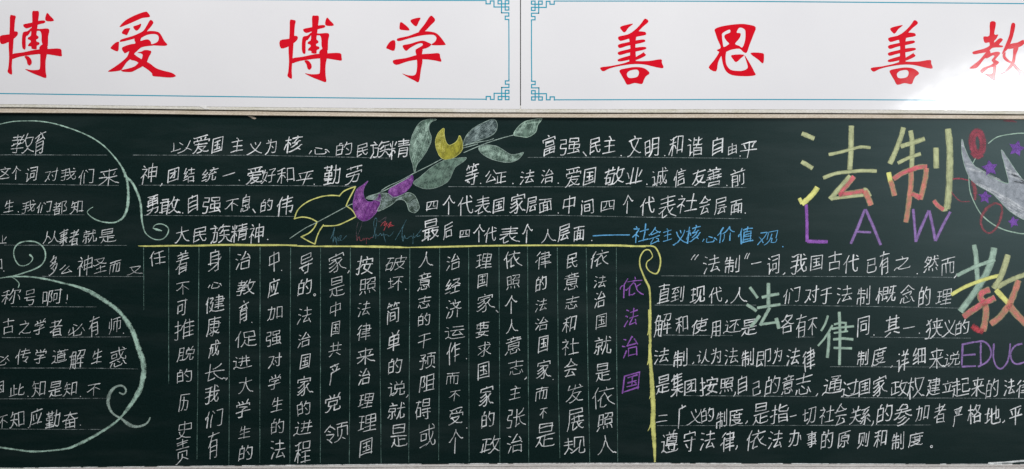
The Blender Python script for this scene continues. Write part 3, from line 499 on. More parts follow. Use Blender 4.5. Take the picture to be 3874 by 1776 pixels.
"必": [[55, 4, 51, 11, 39, 28, 27, 41, 22, 43], [54, 25, 63, 44], [2, 43, 7, 30, 9, 22], [36, 9, 23, 0], [21, 49, 15, 50, 4, 58, 0, 57], [21, 17, 21, 56, 22, 61, 25, 63, 47, 62, 50, 58, 51, 51, 50, 48]],
"志": [[55, 45, 62, 60], [48, 52, 50, 57, 47, 63, 21, 63, 17, 60, 16, 45], [26, 36, 38, 45], [6, 45, 4, 53, 1, 59], [63, 11, 0, 11], [31, 0, 31, 29], [58, 29, 5, 29]],
"念": [[0, 18, 3, 20, 13, 15, 32, 0, 50, 14, 62, 19, 63, 18], [11, 26, 49, 26, 48, 31, 44, 36], [34, 16, 30, 14, 28, 14], [63, 59, 55, 44, 52, 44], [25, 38, 27, 38, 35, 47], [18, 45, 18, 59, 20, 62, 25, 63, 47, 62, 48, 62, 50, 56], [3, 60, 8, 46, 11, 44]],
"息": [[10, 28, 53, 28], [48, 53, 50, 56, 50, 58, 47, 63, 20, 63, 17, 62, 16, 60, 16, 49], [30, 7, 31, 0, 33, 0], [0, 60, 5, 49], [63, 58, 57, 48], [36, 51, 30, 44, 30, 39], [10, 18, 53, 18], [30, 7, 10, 8, 10, 39, 53, 39, 53, 9, 52, 8, 30, 7]],
"惑": [[61, 61, 56, 50, 53, 50], [0, 41, 25, 38, 36, 40, 41, 36, 44, 34], [35, 9, 36, 10], [1, 61, 6, 50, 9, 49], [16, 51, 17, 61, 20, 63, 44, 63, 46, 62, 47, 57], [26, 46, 29, 46, 37, 52, 38, 52], [44, 34, 51, 40, 59, 42, 61, 41, 63, 35, 61, 31], [44, 34, 44, 31], [55, 10, 55, 4, 47, 0], [44, 31, 48, 28, 54, 18], [24, 24, 24, 19, 23, 18, 5, 19, 5, 29, 6, 30, 23, 30, 24, 29, 24, 24], [34, 0, 39, 22, 42, 29, 44, 31], [0, 10, 62, 10]],
"意": [[46, 11, 50, 9], [14, 10, 17, 11], [19, 18, 17, 11], [28, 44, 28, 47, 36, 53], [52, 50, 57, 53, 62, 60], [0, 61, 4, 57, 7, 52], [18, 6, 17, 11], [53, 35, 10, 35], [45, 54, 46, 59, 44, 63, 24, 63, 19, 62, 18, 52], [29, 0, 31, 1, 32, 6], [10, 35, 10, 26, 53, 27, 53, 43, 52, 44, 11, 44, 10, 43, 10, 35], [46, 6, 44, 18], [63, 18, 0, 18], [59, 6, 4, 6]],
"成": [[62, 47, 63, 50, 63, 56, 61, 60, 59, 62, 52, 60, 44, 50], [46, 0, 49, 0, 58, 6, 58, 12], [44, 44, 48, 43, 57, 24], [44, 44, 44, 50], [25, 60, 29, 61, 40, 51, 44, 50], [5, 27, 25, 28, 24, 50, 21, 52, 15, 52, 12, 50], [44, 44, 43, 43, 40, 31, 37, 0], [62, 12, 6, 12, 5, 41, 3, 54, 0, 61, 0, 63]],
"我": [[45, 49, 41, 50, 30, 59, 26, 59], [17, 39, 17, 40], [56, 32, 51, 41, 48, 43, 45, 44], [50, 1, 57, 9], [61, 22, 1, 22], [17, 4, 17, 60, 14, 63, 7, 63, 3, 61], [31, 37, 1, 43], [0, 5, 6, 6, 15, 4, 26, 1, 29, 1], [39, 0, 41, 32, 47, 53, 52, 62, 59, 63, 61, 62, 63, 54, 61, 48]],
"或": [[44, 44, 47, 43, 52, 37, 57, 26, 57, 22], [44, 44, 44, 50], [62, 48, 63, 56, 62, 61, 59, 63, 55, 63, 51, 61, 44, 50], [50, 0, 59, 5, 59, 12], [44, 50, 41, 51, 34, 58, 28, 62], [0, 57, 2, 58, 29, 52], [26, 24, 26, 42, 5, 42, 5, 23, 26, 24], [44, 44, 42, 42, 40, 31, 38, 0], [61, 12, 1, 12]],
"指": [[60, 60, 30, 60], [30, 11, 39, 10, 56, 4, 59, 5], [0, 38, 11, 36], [60, 47, 30, 47], [11, 34, 21, 32], [20, 15, 0, 15], [30, 0, 30, 20, 33, 23, 60, 23, 63, 19, 62, 13], [60, 62, 60, 35, 30, 35, 30, 63], [11, 0, 11, 60, 10, 62, 5, 63, 0, 61]],
"按": [[26, 63, 38, 58, 43, 55, 44, 52], [11, 39, 1, 41], [41, 18, 38, 29], [45, 10, 44, 3, 42, 0], [55, 30, 53, 40, 47, 52], [62, 62, 48, 54, 47, 52], [35, 30, 31, 43, 43, 50, 44, 52], [44, 52, 47, 52], [18, 15, 1, 15], [11, 1, 11, 60, 10, 63, 7, 63, 3, 63, 0, 61], [63, 29, 24, 29, 20, 36, 11, 37], [63, 19, 62, 10, 26, 10, 26, 19]],
"推": [[10, 37, 1, 39], [28, 20, 24, 21, 22, 25, 19, 33, 10, 35], [0, 15, 18, 15], [60, 43, 29, 43], [61, 14, 30, 14], [61, 29, 29, 29], [48, 58, 48, 16, 50, 8, 47, 2], [63, 58, 29, 58], [0, 61, 3, 63, 6, 63, 9, 62, 10, 59, 10, 1], [29, 63, 29, 17, 34, 3, 33, 0]],
"政": [[47, 50, 58, 61, 61, 63, 63, 62], [47, 50, 47, 45], [47, 50, 36, 61, 32, 63, 30, 62], [37, 23, 39, 25, 44, 43, 47, 45], [37, 23, 34, 24, 32, 29, 27, 27, 17, 27], [5, 55, 5, 23], [47, 45, 50, 44, 53, 36, 56, 25, 57, 14], [30, 5, 2, 5], [17, 5, 17, 52], [40, 14, 62, 14], [37, 23, 42, 0], [30, 50, 3, 56, 0, 56]],
"教": [[36, 23, 39, 22], [49, 42, 51, 41, 55, 32, 58, 14], [49, 42, 46, 41, 41, 23, 39, 22], [49, 42, 49, 48], [62, 62, 49, 48], [6, 30, 8, 31], [1, 37, 7, 34, 8, 31], [31, 61, 33, 62, 37, 59, 49, 48], [16, 29, 19, 20], [13, 19, 13, 0], [24, 30, 23, 33, 17, 38, 16, 41, 16, 59, 15, 63, 7, 63, 5, 62], [3, 7, 23, 7, 24, 9, 27, 10], [32, 45, 0, 48], [24, 19, 25, 15, 32, 1], [41, 13, 63, 13], [8, 31, 11, 30, 33, 30, 36, 23], [43, 0, 39, 22], [0, 20, 32, 20, 36, 23]],
"敢": [[26, 28, 7, 28], [32, 62, 36, 62, 48, 50], [39, 24, 41, 26, 44, 41, 46, 43, 48, 44], [39, 24, 35, 26, 33, 30, 33, 35], [26, 40, 7, 40], [57, 15, 54, 32, 51, 43, 48, 44], [6, 4, 24, 4, 23, 16], [63, 61, 61, 62, 59, 61, 48, 50], [48, 50, 48, 44], [62, 15, 41, 15], [8, 53, 7, 16], [26, 63, 26, 16], [2, 16, 32, 16], [0, 54, 4, 55, 32, 50], [39, 24, 39, 18, 42, 13, 43, 2, 43, 0]],
"敬": [[26, 60, 23, 63, 16, 63, 14, 62], [26, 60, 26, 61, 32, 62, 40, 57, 47, 49], [57, 14, 54, 33, 50, 43, 47, 44], [47, 44, 45, 42, 39, 25, 37, 24], [47, 44, 47, 49], [4, 49, 17, 49, 17, 33, 4, 32], [37, 24, 33, 27], [47, 49, 57, 59, 61, 62, 63, 61], [4, 32, 2, 31], [29, 27, 33, 27], [2, 31, 0, 32], [61, 14, 40, 14], [23, 0, 23, 13], [0, 7, 32, 7], [4, 53, 4, 32], [26, 60, 29, 22, 6, 21], [42, 1, 37, 24], [2, 31, 2, 27, 9, 12, 9, 0]],
"文": [[33, 7, 31, 1, 27, 0], [13, 15, 14, 20, 20, 32, 28, 42, 36, 50, 44, 56, 55, 61, 60, 63, 63, 62], [0, 62, 4, 63, 12, 60, 25, 52, 34, 44, 45, 28, 49, 20, 49, 15], [2, 14, 61, 14]],
"族": [[34, 10, 36, 1], [34, 10, 61, 10], [34, 10, 32, 11, 27, 20], [8, 0, 13, 6, 13, 13], [63, 62, 60, 62, 54, 58, 49, 48, 45, 45], [9, 61, 12, 63, 15, 63, 18, 62, 20, 59, 21, 29, 8, 28], [37, 25, 39, 18], [37, 25, 35, 26, 31, 32, 29, 32], [0, 13, 22, 13], [58, 25, 37, 25], [1, 63, 0, 62, 5, 53, 7, 44, 8, 13], [60, 41, 30, 41], [28, 63, 29, 63, 36, 59, 43, 49, 45, 43, 45, 25]],
"明": [[21, 22, 0, 22], [63, 38, 34, 38], [35, 19, 63, 19], [0, 43, 21, 43, 21, 2, 0, 1, 0, 50], [21, 63, 27, 56, 33, 44, 35, 32, 35, 0, 63, 0, 63, 60, 62, 62, 60, 63, 51, 63, 47, 61]],
"是": [[51, 11, 8, 11], [12, 41, 11, 50], [11, 50, 9, 51, 6, 57, 0, 62], [55, 46, 30, 46], [8, 11, 8, 0, 51, 1, 50, 22, 8, 22, 8, 11], [0, 33, 60, 33], [30, 61, 30, 33], [11, 50, 13, 50, 20, 59, 33, 63, 59, 63, 63, 60]],
"最": [[45, 54, 47, 54], [25, 47, 7, 47], [25, 37, 7, 37], [10, 9, 51, 9], [0, 28, 60, 28], [7, 28, 7, 57], [51, 9, 51, 0, 50, 0, 10, 0, 10, 18, 11, 19, 50, 19, 51, 18, 51, 9], [25, 63, 25, 28], [33, 37, 56, 37, 57, 38, 52, 48, 44, 57, 34, 63, 32, 62], [37, 37, 37, 41, 38, 45, 44, 53, 57, 62, 59, 63, 63, 61], [0, 59, 30, 55]],
"有": [[16, 26, 11, 28, 4, 35, 2, 37, 0, 37], [16, 48, 54, 48], [54, 36, 16, 36], [26, 0, 24, 9], [17, 22, 54, 23, 54, 62, 50, 63, 43, 63, 42, 62], [2, 9, 63, 9], [16, 63, 16, 22, 17, 22, 21, 9]],
"权": [[0, 51, 0, 47, 5, 37, 9, 27, 12, 25], [31, 6, 32, 17, 36, 31, 41, 42, 44, 45], [25, 39, 25, 35, 19, 28, 13, 25], [63, 61, 60, 62, 57, 60, 44, 48], [44, 48, 44, 45], [44, 48, 42, 49, 34, 57, 26, 62], [44, 45, 49, 40, 55, 26, 58, 14, 59, 7, 28, 6], [22, 15, 1, 15], [13, 63, 13, 27, 12, 23, 13, 0]],
"来": [[27, 35, 25, 39, 15, 50, 0, 59], [63, 59, 59, 59, 50, 53, 37, 40, 33, 35], [60, 33, 35, 33, 33, 35], [46, 27, 51, 16], [11, 16, 16, 26, 16, 26], [4, 9, 57, 9], [30, 63, 30, 0], [0, 33, 25, 33, 30, 35, 33, 35]],
"核": [[44, 0, 46, 4, 46, 10], [11, 23, 16, 26, 20, 33, 19, 36], [10, 28, 6, 30, 4, 37, 0, 44, 0, 49], [47, 29, 49, 28, 53, 22, 57, 21], [47, 29, 46, 33, 40, 38, 32, 44, 27, 45], [49, 50, 59, 58], [49, 50, 50, 46, 55, 42, 59, 35, 63, 34], [49, 50, 45, 51, 38, 56, 26, 62, 21, 61], [33, 28, 34, 24, 40, 14, 41, 10], [19, 14, 1, 14], [27, 10, 62, 10], [11, 63, 11, 29, 10, 26, 11, 0], [47, 29, 32, 28, 29, 29]],
"格": [[12, 28, 8, 30, 0, 49], [34, 13, 35, 8, 38, 7], [39, 0, 38, 7], [31, 38, 26, 39, 22, 38], [60, 37, 63, 37], [58, 41, 32, 41], [58, 60, 32, 60], [22, 33, 17, 26, 12, 26], [31, 38, 32, 36, 41, 30, 49, 22, 56, 12, 56, 8, 38, 7], [34, 13, 43, 25, 60, 37], [2, 16, 22, 16, 25, 18, 28, 18, 31, 14, 34, 13], [31, 38, 32, 63], [13, 63, 13, 29, 12, 26, 13, 0], [60, 37, 58, 41, 58, 62]],
"概": [[20, 56, 22, 52], [35, 47, 26, 52, 22, 52], [9, 27, 13, 28, 16, 33, 16, 36], [51, 30, 53, 30], [35, 17, 22, 17], [62, 51, 63, 54, 62, 62, 57, 63, 53, 61, 53, 42, 51, 40], [0, 50, 0, 47, 5, 34, 8, 32], [51, 40, 49, 42, 44, 53, 37, 63], [15, 16, 2, 16], [45, 14, 43, 30, 62, 30], [51, 40, 54, 4], [43, 4, 61, 4], [22, 31, 35, 31, 35, 5, 22, 4, 22, 52], [37, 51, 33, 40], [9, 63, 9, 33, 8, 30, 9, 25, 9, 0]],
"正": [[58, 30, 33, 30], [10, 63, 10, 22], [3, 0, 61, 0], [63, 63, 0, 63], [33, 63, 33, 0]],
"此": [[5, 16, 6, 61], [20, 23, 30, 23], [59, 18, 46, 27, 40, 28], [20, 0, 20, 59], [40, 0, 40, 59, 43, 62, 58, 62, 61, 61, 63, 54, 62, 47], [31, 57, 0, 63]],
"民": [[29, 18, 32, 35], [24, 56, 8, 61, 0, 61], [34, 36, 34, 42, 40, 52, 48, 61, 56, 63, 60, 62, 63, 56, 62, 52], [0, 18, 55, 18, 54, 0, 1, 0, 0, 61], [0, 36, 61, 36]],
"求": [[43, 36, 57, 21], [43, 0, 45, 0, 54, 5, 55, 12], [15, 32, 6, 22, 2, 22], [31, 39, 25, 40, 1, 53], [62, 12, 0, 12], [31, 0, 31, 19, 32, 22, 31, 27, 31, 60, 28, 63, 20, 63, 17, 62], [63, 55, 60, 55, 52, 48, 44, 41, 44, 38, 40, 35, 37, 28, 32, 25]],
"治": [[14, 41, 3, 60, 3, 62], [0, 22, 10, 27], [25, 60, 58, 60], [41, 0, 38, 1, 32, 12, 25, 20, 24, 26], [15, 7, 5, 2], [50, 10, 57, 19, 58, 23], [63, 28, 61, 25, 58, 23], [20, 26, 55, 25, 58, 23], [58, 63, 58, 39, 25, 39, 25, 63]],
"法": [[62, 63, 60, 58, 57, 57], [4, 1, 5, 1, 14, 6], [28, 60, 57, 57], [28, 60, 29, 54, 37, 41, 40, 32], [0, 22, 9, 26, 10, 28], [52, 46, 56, 51, 57, 57], [3, 62, 14, 42], [59, 13, 26, 13], [42, 0, 42, 32], [22, 32, 63, 32]],
"济": [[38, 9, 37, 1, 34, 0], [28, 9, 29, 15, 38, 26], [41, 26, 38, 26], [41, 26, 44, 29, 54, 32, 58, 33, 63, 32], [41, 26, 48, 17, 50, 10], [12, 7, 5, 3], [11, 42, 3, 60, 4, 63], [18, 33, 21, 34, 30, 32, 36, 29, 38, 26], [50, 39, 50, 63], [0, 23, 2, 22, 9, 28], [29, 39, 28, 49, 26, 55, 19, 62, 15, 62], [59, 9, 19, 9]],
"然": [[27, 44, 31, 44, 34, 41, 40, 36, 46, 25, 47, 24], [18, 31, 10, 25], [18, 31, 17, 34, 10, 40, 5, 43, 2, 42], [2, 23, 8, 16, 13, 7, 16, 6], [16, 0, 16, 6], [24, 53, 25, 61], [63, 43, 56, 38, 50, 25, 47, 24], [56, 51, 63, 62], [0, 63, 4, 61, 10, 51], [58, 3, 62, 8], [43, 62, 41, 54, 39, 52], [16, 16, 25, 20], [47, 1, 47, 24], [63, 16, 35, 16], [18, 31, 20, 30, 24, 25, 30, 13, 30, 7, 16, 6]],
"照": [[22, 52, 24, 62], [43, 62, 39, 51], [53, 49, 57, 51, 63, 62], [0, 63, 5, 57, 8, 50], [28, 18, 33, 16, 38, 12, 41, 5, 42, 0], [20, 19, 3, 19], [47, 42, 59, 42, 59, 26, 32, 25, 31, 42, 47, 42], [29, 0, 61, 0, 61, 9, 59, 16, 58, 16, 50, 16, 47, 15], [3, 43, 3, 0, 20, 0, 20, 39, 3, 39]],
"爱": [[20, 43, 22, 32], [20, 43, 18, 45, 15, 51, 9, 58, 3, 63, 0, 62], [63, 61, 60, 63, 57, 63, 43, 59, 41, 56], [17, 17, 15, 9], [32, 8, 34, 18], [51, 7, 48, 13, 47, 17], [18, 63, 31, 60, 34, 58, 35, 56], [24, 31, 25, 25], [58, 1, 55, 0, 21, 3, 7, 4, 5, 2], [35, 56, 41, 56], [35, 56, 32, 53, 25, 47, 23, 43], [20, 43, 51, 43, 50, 47, 43, 53, 41, 56], [62, 25, 62, 18, 4, 18, 4, 25], [56, 32, 9, 32]],
"狭": [[28, 18, 31, 28], [0, 20, 10, 12], [41, 39, 44, 41, 49, 52, 55, 58, 60, 62, 63, 61], [52, 29, 56, 18], [5, 3, 10, 9], [17, 1, 12, 8, 10, 9], [1, 42, 11, 32, 14, 31], [10, 9, 10, 12], [59, 10, 25, 10], [0, 61, 3, 63, 10, 63, 12, 61, 14, 57, 15, 33, 14, 21, 11, 13, 10, 12], [61, 35, 23, 35], [17, 62, 22, 62, 27, 59, 34, 52, 39, 43, 41, 34, 41, 0]],
"现": [[42, 39, 46, 41, 46, 59, 47, 61, 49, 62, 59, 62, 62, 61, 63, 55, 63, 51, 62, 48], [57, 37, 57, 0, 30, 0, 30, 37], [20, 2, 2, 2], [12, 2, 12, 50], [19, 25, 3, 25], [0, 54, 2, 54, 22, 48], [43, 12, 43, 35, 39, 46, 36, 53, 29, 60, 25, 63, 21, 62]],
"理": [[63, 63, 21, 63], [60, 16, 28, 16], [19, 2, 2, 2], [61, 46, 27, 46], [11, 52, 11, 2], [18, 25, 2, 25], [44, 63, 44, 0], [44, 31, 60, 31, 60, 1, 28, 0, 28, 31, 44, 31], [20, 50, 13, 51, 2, 56, 0, 55]],
"生": [[10, 15, 13, 1], [10, 15, 8, 15, 2, 26], [10, 15, 59, 15], [0, 63, 63, 63], [57, 38, 8, 38], [31, 0, 31, 63]],
"用": [[63, 19, 8, 19], [8, 38, 63, 38], [34, 63, 34, 0], [0, 62, 4, 55, 7, 42, 8, 0, 63, 0, 63, 60, 62, 62, 58, 63, 49, 63, 45, 61]],
"由": [[0, 59, 63, 59], [63, 37, 0, 37], [31, 0, 31, 59], [63, 63, 63, 15, 0, 15, 0, 63]],
"的": [[16, 0, 12, 2], [0, 34, 23, 34], [12, 2, 9, 13], [39, 31, 49, 43], [38, 13, 63, 14, 62, 43, 59, 59, 54, 63, 45, 63, 40, 61], [0, 57, 23, 56, 23, 14, 0, 14, 0, 63], [41, 2, 39, 11, 31, 25]],
"直": [[11, 51, 53, 51], [11, 40, 53, 40], [11, 29, 53, 29], [29, 18, 31, 0], [63, 63, 0, 63], [61, 6, 2, 6], [11, 63, 11, 18, 53, 18, 53, 63]],
"着": [[55, 52, 17, 52], [55, 61, 17, 61], [17, 45, 55, 45], [47, 0, 44, 8], [25, 18, 23, 27], [16, 38, 11, 40, 5, 47, 0, 49], [17, 0, 19, 4, 19, 8], [29, 8, 27, 17], [17, 35, 55, 36, 55, 61], [17, 63, 17, 39, 16, 38], [59, 8, 5, 8], [19, 28, 18, 32, 16, 38], [63, 27, 1, 27], [56, 17, 8, 17]],
"知": [[18, 42, 21, 43, 29, 52, 32, 56, 32, 58], [41, 57, 63, 57], [31, 11, 9, 11], [41, 63, 41, 7, 63, 8, 63, 62], [33, 31, 3, 31], [10, 0, 9, 9, 3, 21], [0, 63, 4, 63, 7, 60, 13, 53, 16, 45, 19, 29, 19, 11]],
"破": [[5, 33, 0, 36, 0, 41], [6, 55, 20, 55, 20, 27, 6, 27], [46, 0, 46, 30], [21, 4, 2, 4], [36, 30, 37, 36, 45, 50, 55, 59, 63, 63], [24, 63, 28, 55, 30, 43, 31, 12, 63, 12, 61, 22], [31, 30, 60, 30, 58, 38, 51, 50, 41, 59, 34, 63], [6, 61, 6, 34, 5, 30, 10, 13, 11, 4]],
"碍": [[5, 31, 1, 34, 0, 39], [36, 49, 40, 54], [7, 53, 21, 53, 21, 26, 6, 25], [59, 10, 32, 10], [22, 2, 2, 2], [63, 42, 28, 42], [53, 30, 53, 62, 46, 63, 42, 61], [32, 10, 33, 0, 58, 0, 59, 20, 32, 20, 32, 10], [29, 30, 63, 30], [11, 2, 10, 12, 5, 29, 6, 32, 6, 59]],
"社": [[13, 31, 16, 32, 23, 39], [14, 5, 11, 0], [46, 0, 46, 60], [63, 60, 26, 60], [62, 23, 29, 23], [1, 12, 21, 13, 19, 19, 14, 26, 12, 34, 12, 63], [0, 39, 7, 33, 13, 31]],
"神": [[12, 31, 16, 32, 21, 38], [11, 33, 6, 35, 0, 39], [9, 0, 14, 6], [63, 27, 30, 27], [63, 43, 30, 43], [46, 63, 46, 0], [63, 45, 63, 12, 30, 12, 30, 46], [11, 63, 11, 31, 12, 31, 13, 26, 19, 18, 20, 13, 1, 13]],
"称": [[46, 11, 46, 60, 45, 62, 39, 62], [63, 50, 61, 39, 56, 29], [28, 50, 33, 38, 35, 30], [0, 50, 8, 33, 12, 31], [22, 40, 22, 37, 18, 32, 13, 31], [59, 20, 61, 16, 62, 11, 35, 11], [13, 63, 13, 6], [40, 0, 37, 2, 36, 9, 28, 24, 25, 24, 23, 22, 1, 22], [23, 3, 20, 3, 11, 6, 3, 7]],
"程": [[13, 29, 9, 31, 5, 41, 1, 47, 1, 50], [59, 19, 58, 2, 32, 2, 33, 21, 58, 21, 59, 19], [62, 32, 29, 32], [60, 46, 31, 46], [45, 32, 45, 61], [14, 63, 14, 3], [23, 20, 2, 20], [27, 61, 63, 61], [0, 4, 5, 5, 21, 0, 23, 1], [23, 39, 24, 38, 19, 32, 13, 29]],
"立": [[14, 25, 21, 53], [30, 0, 31, 6], [3, 15, 60, 15], [48, 26, 39, 58, 38, 63], [0, 63, 63, 63]],
"等": [[46, 7, 49, 14], [22, 56, 15, 50], [15, 6, 16, 13], [2, 12, 5, 8, 8, 6], [9, 0, 8, 6], [11, 50, 15, 50], [15, 50, 15, 45], [39, 0, 38, 6], [46, 33, 46, 62, 43, 63, 34, 62], [32, 10, 28, 6, 8, 6], [56, 22, 7, 22], [2, 45, 61, 45], [62, 6, 38, 6], [0, 33, 63, 33], [38, 6, 35, 7, 31, 14, 31, 33]],
"简": [[2, 30, 2, 63], [21, 23, 60, 23, 60, 60, 58, 63, 49, 63], [43, 44, 19, 44], [7, 7, 8, 1], [7, 7, 4, 8, 0, 14], [53, 15, 50, 8], [39, 7, 40, 0], [39, 7, 37, 8, 34, 13], [16, 7, 18, 15], [5, 20, 12, 26], [27, 7, 7, 7], [19, 44, 19, 33, 42, 33, 43, 34, 43, 54, 19, 55, 19, 44], [63, 7, 39, 7]],
"精": [[10, 33, 16, 35, 19, 42, 19, 45], [58, 42, 32, 42], [0, 53, 0, 50, 6, 37, 10, 35], [4, 16, 1, 4], [32, 51, 58, 51], [20, 5, 16, 17], [63, 23, 26, 23], [61, 5, 28, 5], [60, 14, 30, 14], [44, 0, 44, 23], [47, 61, 50, 63, 56, 63, 58, 62, 58, 33, 57, 32, 32, 32, 32, 63], [0, 25, 18, 25], [11, 63, 11, 37, 10, 33, 11, 0]],
"系": [[54, 34, 57, 35, 62, 41, 63, 41], [54, 34, 53, 30, 48, 26], [62, 59, 47, 46, 43, 46], [20, 45, 17, 46, 5, 58, 0, 58], [33, 37, 32, 62, 29, 63, 22, 63], [28, 4, 26, 8, 16, 17, 16, 21], [16, 20, 17, 20, 16, 19], [17, 35, 18, 35, 17, 34], [5, 4, 26, 4, 52, 0, 56, 0], [30, 22, 29, 26, 17, 32, 16, 36], [3, 37, 8, 38, 12, 37, 22, 37, 54, 34], [50, 13, 47, 13, 38, 21, 33, 22, 10, 22]],
"细": [[0, 59, 23, 55], [23, 18, 18, 24, 15, 25], [15, 25, 2, 25, 3, 20, 14, 3, 15, 0], [15, 25, 14, 29, 7, 37, 5, 42], [47, 4, 47, 58], [63, 58, 30, 58], [63, 32, 30, 32], [63, 63, 63, 5, 30, 4, 30, 63], [23, 40, 0, 43]],
"经": [[63, 31, 46, 22], [44, 40, 44, 63], [29, 5, 55, 5, 54, 11, 47, 18, 46, 22], [0, 59, 2, 60, 21, 55], [25, 31, 30, 30, 42, 22, 46, 22], [21, 18, 17, 25, 14, 26], [8, 40, 9, 41, 8, 40], [13, 0, 14, 3, 4, 21, 2, 26], [14, 26, 2, 26], [60, 40, 30, 40], [25, 63, 63, 63], [0, 44, 21, 41, 22, 39], [14, 26, 13, 31, 7, 38, 7, 42]],
"结": [[13, 1, 10, 8, 3, 19, 2, 24], [21, 17, 17, 23, 14, 24], [60, 60, 32, 60], [23, 54, 0, 58], [14, 24, 2, 24], [14, 24, 13, 28, 7, 35, 5, 41], [28, 10, 63, 10], [46, 0, 46, 27], [62, 27, 30, 27], [60, 63, 60, 40, 32, 40, 32, 63], [22, 39, 4, 41, 1, 42]],
"统": [[7, 40, 8, 39, 7, 39, 7, 40], [19, 18, 15, 24, 12, 25], [40, 0, 44, 5, 43, 11], [61, 32, 60, 30, 57, 28], [49, 38, 49, 60, 50, 62, 52, 63, 61, 63, 63, 58, 63, 54, 61, 51], [19, 53, 0, 59], [5, 41, 5, 37, 11, 30, 12, 25], [40, 12, 39, 17, 32, 25, 31, 30], [34, 38, 33, 50, 31, 56, 25, 62, 23, 63, 19, 63], [53, 20, 57, 28], [12, 25, 1, 25, 2, 20, 11, 6, 12, 2], [5, 41, 9, 42, 17, 40, 21, 37], [1, 43, 7, 40], [27, 11, 62, 11], [25, 30, 27, 31, 36, 31, 57, 28]],
"者": [[16, 63, 53, 63], [22, 36, 23, 32, 29, 28, 30, 26], [16, 50, 53, 50], [16, 63, 16, 38], [27, 24, 27, 0], [49, 12, 45, 9, 7, 9], [53, 63, 53, 38, 23, 38, 22, 36], [1, 43, 22, 36], [59, 2, 42, 20, 41, 24], [63, 24, 38, 24, 30, 26], [30, 26, 27, 24, 0, 24]],
"而": [[40, 17, 40, 60], [21, 17, 21, 60], [30, 0, 27, 17], [0, 0, 63, 0], [48, 62, 49, 63, 59, 62, 59, 17, 3, 17, 3, 63]],
"育": [[11, 50, 53, 50], [31, 0, 33, 6], [58, 23, 54, 19, 49, 18], [49, 18, 48, 15, 44, 11], [44, 7, 44, 11], [12, 20, 13, 16, 20, 11, 21, 7], [11, 40, 53, 40], [36, 61, 38, 63, 48, 63, 52, 61, 53, 31, 52, 30, 11, 30, 11, 63], [63, 7, 0, 7], [49, 18, 48, 19, 7, 21]],
"脱": [[37, 8, 33, 0], [37, 8, 36, 14], [4, 37, 19, 37], [55, 0, 50, 9, 50, 14], [62, 51, 63, 56, 61, 61, 53, 62, 50, 60, 49, 33], [4, 20, 19, 20], [19, 60, 26, 61, 32, 56, 36, 48, 38, 33], [19, 60, 18, 61, 16, 62, 12, 62, 9, 60], [50, 14, 30, 14, 30, 32, 58, 33, 58, 15, 50, 14], [0, 63, 0, 60, 4, 43, 4, 2, 19, 2, 19, 60]],
"自": [[27, 9, 29, 0], [0, 26, 63, 26], [63, 43, 0, 43], [0, 59, 63, 59], [63, 63, 63, 10, 1, 9, 0, 63]],
"表": [[35, 58, 21, 63, 17, 63, 17, 44], [44, 50, 56, 39], [0, 49, 3, 50, 12, 45, 17, 44], [17, 44, 19, 40, 26, 35, 27, 30], [57, 6, 6, 6], [54, 18, 9, 18], [31, 29, 31, 0], [60, 30, 3, 30], [63, 61, 59, 62, 47, 55, 37, 42, 34, 35, 34, 30]],
"要": [[47, 39, 47, 44, 40, 52, 39, 55], [39, 55, 30, 55], [39, 55, 40, 57, 57, 62, 63, 62], [30, 55, 29, 58, 15, 62, 4, 63, 0, 61], [30, 55, 29, 53, 18, 51, 16, 50], [25, 27, 25, 32, 24, 38], [16, 50, 19, 39], [16, 50, 12, 51], [23, 0, 23, 27], [62, 0, 2, 0], [40, 0, 40, 27], [40, 27, 58, 27, 58, 12, 6, 12, 6, 26, 7, 27, 40, 27], [1, 39, 63, 39]],
"观": [[0, 59, 7, 49, 11, 41, 13, 39], [42, 38, 47, 41, 47, 59, 48, 61, 50, 63, 59, 63, 62, 61, 63, 50, 62, 48], [58, 37, 58, 0, 31, 0, 31, 37], [20, 50, 16, 40, 13, 39], [0, 2, 19, 2, 21, 3, 17, 26, 15, 30, 13, 32], [13, 32, 9, 29, 1, 16], [13, 32, 13, 39], [44, 13, 43, 33, 40, 46, 35, 53, 30, 59, 25, 62, 22, 62]],
"规": [[22, 50, 16, 41, 12, 40], [23, 62, 27, 63, 31, 60, 38, 53, 43, 43, 45, 42], [46, 14, 45, 42], [62, 50, 63, 52, 62, 61, 60, 63, 50, 63, 47, 58, 47, 42, 45, 42], [32, 38, 32, 2, 58, 2, 58, 38], [23, 30, 0, 30], [22, 12, 1, 12], [3, 60, 9, 48, 12, 38, 12, 0]],
"解": [[33, 22, 36, 22, 41, 16, 44, 8, 44, 3], [9, 5, 10, 0], [9, 5, 21, 6, 19, 18], [3, 19, 4, 19], [26, 32, 4, 32], [35, 49, 63, 49], [61, 35, 39, 34], [50, 63, 50, 29], [26, 46, 4, 46], [0, 20, 6, 18, 26, 19, 26, 61, 25, 63, 22, 63, 16, 60, 16, 18], [9, 5, 7, 6, 3, 16, 4, 21, 4, 44, 3, 54, 0, 63], [49, 20, 51, 22, 57, 22, 59, 20, 60, 17, 61, 3, 34, 3], [39, 28, 39, 32, 35, 40]],
"认": [[8, 2, 15, 9], [26, 63, 30, 59, 34, 53, 38, 44, 39, 36, 42, 33], [42, 33, 45, 35, 47, 45, 52, 54, 59, 63, 63, 63], [42, 33, 42, 0], [12, 55, 17, 54, 23, 50], [0, 24, 12, 24, 12, 53, 10, 59]],
"词": [[6, 0, 14, 7], [22, 46, 21, 50, 17, 53, 11, 54], [25, 0, 63, 0, 63, 61, 60, 63, 53, 63, 49, 61], [52, 13, 27, 13], [30, 46, 48, 46, 48, 27, 30, 27, 30, 51], [8, 60, 11, 56, 11, 52, 11, 22, 0, 21]],
